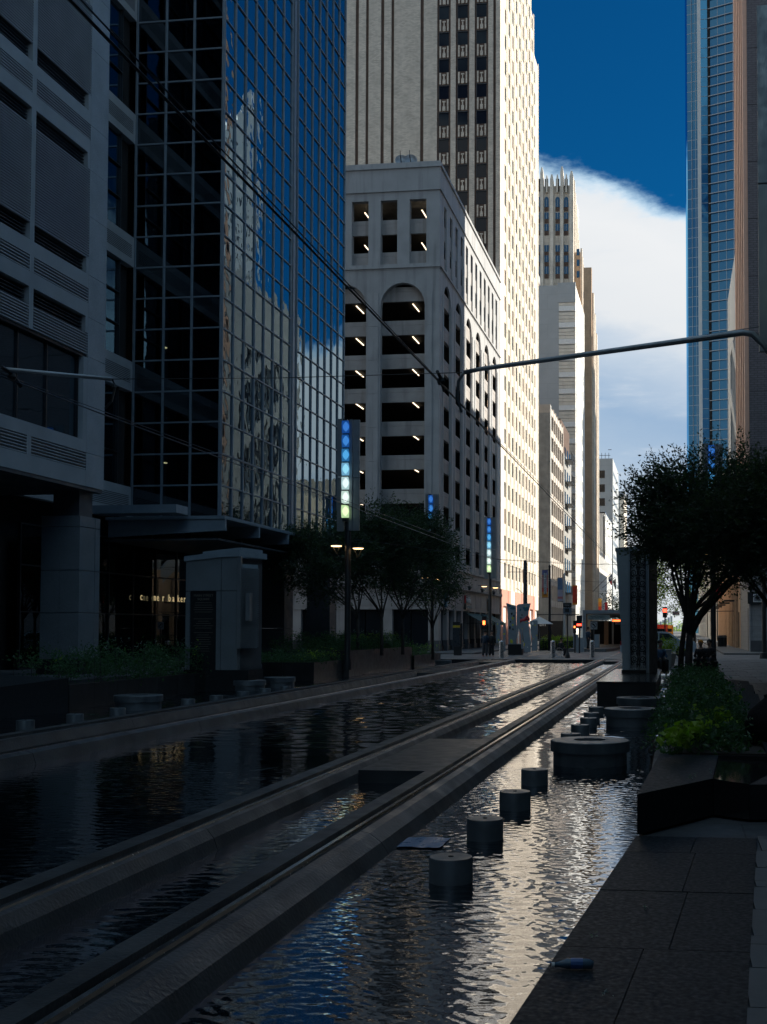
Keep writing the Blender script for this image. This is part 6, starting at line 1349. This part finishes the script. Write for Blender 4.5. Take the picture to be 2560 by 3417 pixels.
def person(label, x, y, zg, h, pose, top, legs, face=0.0, skin=(.35,.2,.14), hat=None, group=None):
    t = simple('person', label, 'person', (x, y, zg), group); k = h/1.75
    st_ = pose == 'stand'
    P0 = dict(pel=(0,0,.93), ch=(0,0,1.28), nk=(0,0,1.47), hd=(0,-.02,1.63), kn=((-.10,-.03,.50),(.11,.03,.50)), ft=((-.11,.02,.07),(.13,.05,.07)), el=((-.26,.02,1.12),(.26,.02,1.10)), ha=((-.22,-.12,.90),(.25,-.08,.86))) if st_ else \
         dict(pel=(0,0,.50), ch=(0,-.05,.84), nk=(0,-.09,1.02), hd=(0,-.12,1.18), kn=((-.13,-.42,.50),(.13,-.40,.50)), ft=((-.13,-.40,.07),(.13,-.38,.07)), el=((-.25,-.10,.68),(.25,-.12,.68)), ha=((-.10,-.32,.60),(.12,-.30,.62)))
    ca, sa = math.cos(face), math.sin(face)
    tr_ = lambda p: (x+(p[0]*ca-p[1]*sa)*k, y+(p[0]*sa+p[1]*ca)*k, zg+p[2]*k)
    mix_ = lambda a, b, f: tuple(a[i]*(1-f)+b[i]*f for i in range(3))
    bm = bmesh.new()
    def limb(pts, rs):
        m = MB().tube([tr_(p) for p in pts], [r*k for r in rs], 10); vs_ = [bm.verts.new(v) for v in m.v]
        for f in m.f:
            try: bm.faces.new([vs_[i] for i in f])
            except ValueError: pass
    pe, ch, nk, hd = P0['pel'], P0['ch'], P0['nk'], P0['hd']
    limb([mix_(pe, ch, -.25), pe, mix_(pe, ch, .5), ch, mix_(ch, nk, .6), nk, mix_(nk, hd, .3)], [.11,.165,.15,.18,.13,.06,.055])
    limb([mix_(nk, hd, .25), mix_(nk, hd, .6), hd, (hd[0], hd[1], hd[2]+.10), (hd[0], hd[1], hd[2]+.125)], [.05,.085,.10,.07,.02])
    limb([(hd[0], hd[1]-.085, hd[2]+.01), (hd[0], hd[1]-.115, hd[2]-.02)], [.018,.014])
    for s in (0, 1):
        sx = -1 if s == 0 else 1; hip = (pe[0]+sx*.085, pe[1], pe[2]-.02); sh = (ch[0]+sx*.17, ch[1], ch[2]+.09)
        kn, ft, el, ha = P0['kn'][s], P0['ft'][s], P0['el'][s], P0['ha'][s]
        limb([hip, mix_(hip, kn, .5), kn, mix_(kn, ft, .35), ft], [.098,.085,.062,.06,.042]); limb([(ft[0], ft[1]+.04, .05), (ft[0], ft[1]-.08, .05), (ft[0], ft[1]-.18, .035)], [.04,.05,.03])
        limb([sh, mix_(sh, el, .5), el, mix_(el, ha, .5), ha], [.068,.055,.045,.04,.03])
        for j in range(4): limb([ha, (ha[0]+(j-1.5)*.018, ha[1]-.03, ha[2]-.05), (ha[0]+(j-1.5)*.02, ha[1]-.05, ha[2]-.09)], [.02,.011,.008])
        limb([ha, (ha[0]-sx*.035, ha[1]-.04, ha[2]-.03)], [.016,.01])
    me = bpy.data.meshes.new('body'); bm.to_mesh(me); bm.free()
    me.transform(__import__('mathutils').Matrix.Translation((-x, -y, -zg)))
    me.materials.append(mat('skin', skin, .6)); o = link('body', me, t)
    md = o.modifiers.new('remesh', 'REMESH'); md.mode = 'VOXEL'; md.voxel_size = .022; md.use_smooth_shade = True
    sm = o.modifiers.new('smooth', 'SMOOTH'); sm.iterations = 3
    # clothes follow the body: slightly larger shells
    def cloth(name, parts, m):
        b2 = MB()
        for pts, rs in parts: b2.tube([tr_(p) for p in pts], [r*k for r in rs], 12)
        b2.build(name, m, t, smooth=True)
    tp_ = [([mix_(pe, ch, -.05), mix_(pe, ch, .5), ch, mix_(ch, nk, .5), mix_(ch, nk, .8)], [.178,.170,.198,.16,.085])]; lg_ = []
    for s in (0, 1):
        sx = -1 if s == 0 else 1; hip = (pe[0]+sx*.085, pe[1], pe[2]+.02); sh = (ch[0]+sx*.16, ch[1], ch[2]+.10); kn, ft, el, ha = P0['kn'][s], P0['ft'][s], P0['el'][s], P0['ha'][s]
        tp_.append(([sh, mix_(sh, el, .5), el, mix_(el, ha, .85)], [.082,.070,.060,.045])); lg_.append(([hip, mix_(hip, kn, .5), kn, mix_(kn, ft, .5), (ft[0], ft[1], ft[2]+.02)], [.115,.105,.082,.078,.07]))
    lg_.append(([mix_(pe, ch, -.2), mix_(pe, ch, .05)], [.15,.172]))
    cloth('jacket', tp_, top); cloth('trousers', lg_, legs)
    MB().tube([tr_((hd[0], hd[1]+.02, hd[2]+.0)), tr_((hd[0], hd[1]+.02, hd[2]+.09)), tr_((hd[0], hd[1]+.01, hd[2]+.135))], [.107*k, .10*k, .04*k], 12).build('cap' if hat else 'hair', hat or mat('dark_hair', (.02,.017,.015), .8), t, smooth=True)
    for sx in (-1, 1): MB().tube([tr_((hd[0]+sx*.035, hd[1]-.09, hd[2]+.02)), tr_((hd[0]+sx*.035, hd[1]-.102, hd[2]+.02))], .012*k, 6).build('eye', m_black, t)
    MB().tube([tr_((hd[0]-.03, hd[1]-.092, hd[2]-.055)), tr_((hd[0]+.03, hd[1]-.092, hd[2]-.055))], .007*k, 5).build('mouth', m_redp, t)
    return t
m_navy = mat('navy_cloth', (.02,.04,.07), .8); m_blk = mat('black_cloth', (.015,.015,.018), .8); m_jean = mat('grey_jeans', (.05,.055,.065), .8); m_bluesh = mat('blue_shirt', (.05,.11,.20), .8)
p = onz(1619, 2191, 0); person('person in a dark navy jacket standing with back turned near the pool end', p.x, p.y, 0, 1.72, 'stand', m_navy, m_jean, face=math.pi-.2)
p = onz(1640, 2191, 0); person('person in black standing beside the one in navy near the pool end', p.x, p.y, 0, 1.70, 'stand', m_blk, m_blk, face=.4)
p = onz(1963, 2168, .25); person('person in dark blue bending at the station edge', p.x, p.y, .25, 1.7, 'stand', m_navy, m_blk, face=1.2)
p = onz(2056, 2150, .25); person('person in black walking on the station platform', p.x, p.y, .25, 1.75, 'stand', m_blk, m_blk, face=.2)
p = onz(1866, 2193, 0); wx, wy = p.x, p.y+.6; person('person in dark clothes seated in the wheelchair', wx, wy, .02, 1.65, 'sit', m_blk, m_blk, face=1.2)
wc = simple('wheelchair', 'wheelchair with pale spoked wheels behind the black sign post', 'wheelchair', (wx, wy, 0))
for s in (-.3, .3):
    b = MB(); n = 22
    b.tube([(wx+s*.1+.29*math.cos(6.283*i/n), wy+s, .30+.29*math.sin(6.283*i/n)) for i in range(n+1)], .02, 5); wl_ = b.build('wheel', m_steel, wc)
    for k in range(8): MB().tube([(wx+s*.1, wy+s, .30), (wx+s*.1+.28*math.cos(.785*k), wy+s, .30+.28*math.sin(.785*k))], .006, 3).build('spoke', m_steel, wl_)
    b = MB(); b.tube([(wx+.42+.09*math.cos(6.283*i/12), wy+s*.8, .10+.09*math.sin(6.283*i/12)) for i in range(13)], .014, 4); b.build('caster', m_steel, wc)
    MB().tube([(wx-.25, wy+s*.9, .9), (wx-.22, wy+s*.9, .45), (wx+.25, wy+s*.9, .45), (wx+.42, wy+s*.9, .12)], .016, 5).build('frame_tube', m_dkmetal, wc)
MB().box(wx-.22, wx+.25, wy-.24, wy+.24, .42, .46).build('seat', m_blk, wc); MB().box(wx-.27, wx-.24, wy-.24, wy+.24, .46, .9).build('backrest', m_blk, wc)
# seated people by the right planters
for (px, pyb, Y, top, leg, hat, lb) in ((2200, 2240, 44, m_bluesh, m_blk, None, 'person in a blue shirt seated beside the ironwork tower'), (2340, 2240, 45, m_blk, m_blk, m_or, 'seated person with an orange cap behind the right shrubs'), (2368, 2235, 46.5, m_blk, m_jean, None, 'seated person in dark clothes next to the one with the orange cap')):
    person(lb, (px-VX)*Y/F, Y, .14, 1.7, 'sit', top, leg, face=.5 if px < 2300 else -.4, hat=hat)
    q = simple('low_stone_seat', 'low dark stone seat under the ' + lb.replace('seated ', '').replace(' clothes next to the one with the orange cap', ' clothes'), 'seat', ((px-VX)*Y/F, Y+.05, .14)); MB().box((px-VX)*Y/F-.3, (px-VX)*Y/F+.3, Y-.18, Y+.4, .14, .55).build('seat_block', m_blackwall, q)
p = onY(2226, 2180, 52); t = simple('potted_shrub', 'green potted shrub in front of the pale vehicle', 'plant', (p.x, 52, .15)); MB().lathe(p.x, 52, [(.3,.15),(.42,.7),(.45,.72)], 16).build('pot', m_conc, t)
r_ = random.Random(4); leaves('foliage', t, m_hedge, [(p.x+r_.gauss(0,.25), 52+r_.gauss(0,.25), .95+r_.uniform(-.1,.4), .1) for _ in range(60)], .08, 20, 1.2, 4)
p = onY(2226, 2200, 47); t = simple('litter_bin', 'grey square litter bin beside the potted shrub', 'bin', (p.x, 47, .15)); MB().box(p.x-.17, p.x+.17, 46.8, 47.2, .15, .95).build('bin_body', m_conc, t); MB().box(p.x-.19, p.x+.19, 46.78, 47.22, .951, 1.0).build('lid', m_metal, t)
for px, lb in ((2405, 'black street bin against the tan shopfronts, left of two'), (2416, 'black street bin against the tan shopfronts, right of two')):
    p = onY(px, 2158, 112); t = simple('street_bin', lb, 'bin', (p.x, 112, .12), 'black street bins'); MB().lathe(p.x, 112, [(.28, .12), (.3, 1.1), (.2, 1.2)], 14).build('bin_body', m_dkmetal, t); MB().lathe(p.x, 112, [(.31, 1.0), (.31, 1.06)], 14).build('band', m_metal, t)
# pale vehicle on the cross street, seen side on
cx_, cy_ = -1.25, 74.0
car = simple('parked_suv', 'pale blue white SUV crossing behind the ironwork tower', 'car', (cx_, cy_, 0)); m_car = mat('pale_car_paint', (.42, .50, .58), .25, var=.02, spec=.6)
def sec(pts, y0, y1):
    b = MB(); n = len(pts); b.v = [(cx_+a, y0, z) for a, z in pts] + [(cx_+a, y1, z) for a, z in pts]; b.f = [tuple(range(n)), tuple(range(2*n-1, n-1, -1))] + [(i, i+n, (i+1) % n+n, (i+1) % n) for i in range(n)]; return b
b = sec([(-2.35,.35),(2.35,.35),(2.4,.75),(2.3,1.02),(1.5,1.08),(-2.2,1.1),(-2.38,.8)], cy_-.92, cy_+.92); b.build('body', m_car, car)
b = sec([(-2.15,1.101),(1.45,1.085),(.75,1.58),(.5,1.64),(-1.6,1.66),(-1.95,1.6)], cy_-.80, cy_+.80); b.build('cabin', m_car, car)
for pts in (((-1.95,1.14),(-1.05,1.14),(-1.05,1.54),(-1.72,1.54)), ((-.98,1.14),(.02,1.14),(.02,1.55),(-.98,1.55)), ((.1,1.14),(1.2,1.13),(.68,1.52),(.1,1.55))):
    MB().quad(*[(cx_+a, cy_-.81, z) for a, z in pts]).build('side_window', m_rwin, car)
for a in (-1.5, 1.45):
    w = MB(); n = 20; w.v = [(cx_+a+.34*math.cos(6.283*i/n), cy_-.94, .35+.34*math.sin(6.283*i/n)) for i in range(n)] + [(cx_+a+.34*math.cos(6.283*i/n), cy_-.7, .35+.34*math.sin(6.283*i/n)) for i in range(n)]; w.f = [tuple(range(n)), tuple(range(2*n-1, n-1, -1))] + [(i, i+n, (i+1) % n+n, (i+1) % n) for i in range(n)]
    wl_ = w.build('wheel', m_rubber, car); h = MB(); h.v = [(cx_+a+.2*math.cos(6.283*i/n), cy_-.95, .35+.2*math.sin(6.283*i/n)) for i in range(n)]; h.f = [tuple(range(n))]; h.build('rim', m_steel, wl_)
MB().box(cx_+2.25, cx_+2.39, cy_-.85, cy_-.55, .78, .95).build('headlight', m_white, car); MB().box(cx_-2.36, cx_-2.2, cy_-.94, cy_-.7, .8, 1.05).build('tail_light', m_redp, car); MB().box(cx_+.9, cx_+1.05, cy_-1.05, cy_-.92, 1.1, 1.22).build('mirror', m_car, car)
for px, py, Y, lb, m in ((2205, 2100, 190, 'distant red vehicle seen down the street', m_rd), (2228, 2100, 230, 'distant orange work truck down the street', m_or)):
    p = onY(px, py, Y); t = simple('distant_truck', lb, 'truck', (p.x, Y, 0)); MB().box(p.x-1.1, p.x+1.1, Y, Y+5, .5, 2.5).build('cargo_box', m, t); MB().box(p.x-1.0, p.x+1.0, Y-1.5, Y-.02, .5, 1.9).build('cab', m, t); MB().box(p.x-.85, p.x+.85, Y-1.53, Y-1.5, 1.2, 1.8).build('windscreen', m_win, t)
    for s in (-.9, .9): MB().tube([(p.x+s-.1, Y-.7, .4), (p.x+s+.1, Y-.7, .4)], .4, 12).build('wheel', m_rubber, t)
# far skyline beyond the street and a low tree line
t = simple('distant_skyline', 'tiny distant building outlines at the end of the street', 'buildings', (0, 860, 0))
for k in range(14): a = onY(2165+k*9, 2090, 860); MB().box(a.x, a.x+1.6, 860, 864, 0, 3+((k*37) % 9)).build('far_block', m_greyb, t)
pts = [(random.uniform(-60, 60), random.uniform(700, 760), random.uniform(.5, 5), 1.6) for _ in range(260)]
o = leaves('distant_tree_line', None, m_hedge, pts, 1.1, 14, 1.0, 77, kind='stuff'); o['label'] = 'low sunlit tree line far down the street'; o['category'] = 'trees'
# small things in the foreground
bg_ = onz(1410, 2815, WZ); t = simple('blue_reflection_patch', 'blue reflection modelled as a crumpled patch on the water beside the nearest post', 'reflection', (bg_.x, bg_.y, WZ)); r_ = random.Random(2)
b = MB(); n = 9
for i in range(n):
    for j in range(4): b.v.append((bg_.x-.22+i*.055+r_.uniform(-.01,.01), bg_.y-.26+j*.17+r_.uniform(-.03,.03), WZ+.008+r_.uniform(0,.012)))
for i in range(n-1):
    for j in range(3): b.f.append((i*4+j, i*4+4+j, i*4+5+j, i*4+1+j))
b.build('sheet', mat('blue_reflection_paint', (.05,.18,.36), .3), t, smooth=True)  # coloured patch stands in for a blue reflection on the water
q = onz(1925, 3235, .15); t = simple('flattened_bottle', 'flattened clear blue plastic bottle lying on the dark granite coping', 'bottle', (q.x, q.y, .15)); m_bot = mat('bottle_plastic', (.08,.14,.2), .15)
MB().tube([(q.x-.11, q.y-.01, .172), (q.x-.09, q.y-.01, .175), (q.x-.05, q.y, .178), (q.x+.06, q.y+.01, .178), (q.x+.08, q.y+.012, .172)], [.012,.014,.026,.026,.02], 10).build('bottle_body', m_bot, t, smooth=True); MB().tube([(q.x-.125, q.y-.012, .172), (q.x-.11, q.y-.01, .172)], .013, 8).build('cap', m_white, t); MB().tube([(q.x-.03, q.y, .1785), (q.x+.03, q.y+.006, .1785)], .0268, 10).build('label_band', mat('label_blue', (.03,.1,.3), .5), t)
bx, by = 1.06, 13.9
t = simple('black_bag', 'rounded black bag slumped on the bench at the right edge', 'bag', (bx, by, .45))
b = MB(); b.lathe(0, 0, [(.24, 0), (.33, .10), (.35, .28), (.27, .44), (.12, .55), (.05, .60)], 22); o = b.build('bag_body', mat('black_plastic', (.010,.010,.011), .8, bump=.6, scale=3, spec=.1), None, smooth=True); o.parent = t; o.location = (0, 0, .02); o.scale = (.82, 1.0, .95)
MB().tube([(bx, by, .98), (bx-.03, by, 1.06), (bx+.03, by, 1.1)], [.04,.03,.01], 8).build('tied_neck', m_black, t)
r_ = random.Random(12)
for k in range(26):
    x, y = r_.uniform(-.1, .5), r_.uniform(4.6, 9); 
    if x < -.72+(y-4.95)*.084+.05: continue
for (px, py) in ((2309, 2598), (2318, 2590), (2370, 2580), (2153, 3033), (1982, 3130), (2025, 3320)):
    z = .482 if py < 2700 else .152
    q = onz(px, py, z); leaves('fallen_petals', None, m_flower, [(q.x, q.y, z+.012, .012)], .02, 6, 1.0, px, kind='stuff').update_tag()
    o = bpy.data.objects[-1] if False else None
for o in scene.objects:
    if o.name.startswith('fallen_petals'): o['label'] = 'few pale fallen petals on the black granite'; o['category'] = 'petals'; o['group'] = 'fallen petals on granite'
flush()
for o in scene.objects:
    if not o.parent and o.type not in ('CAMERA', 'LIGHT') and 'kind' not in o and 'category' not in o: o['category'] = 'object'
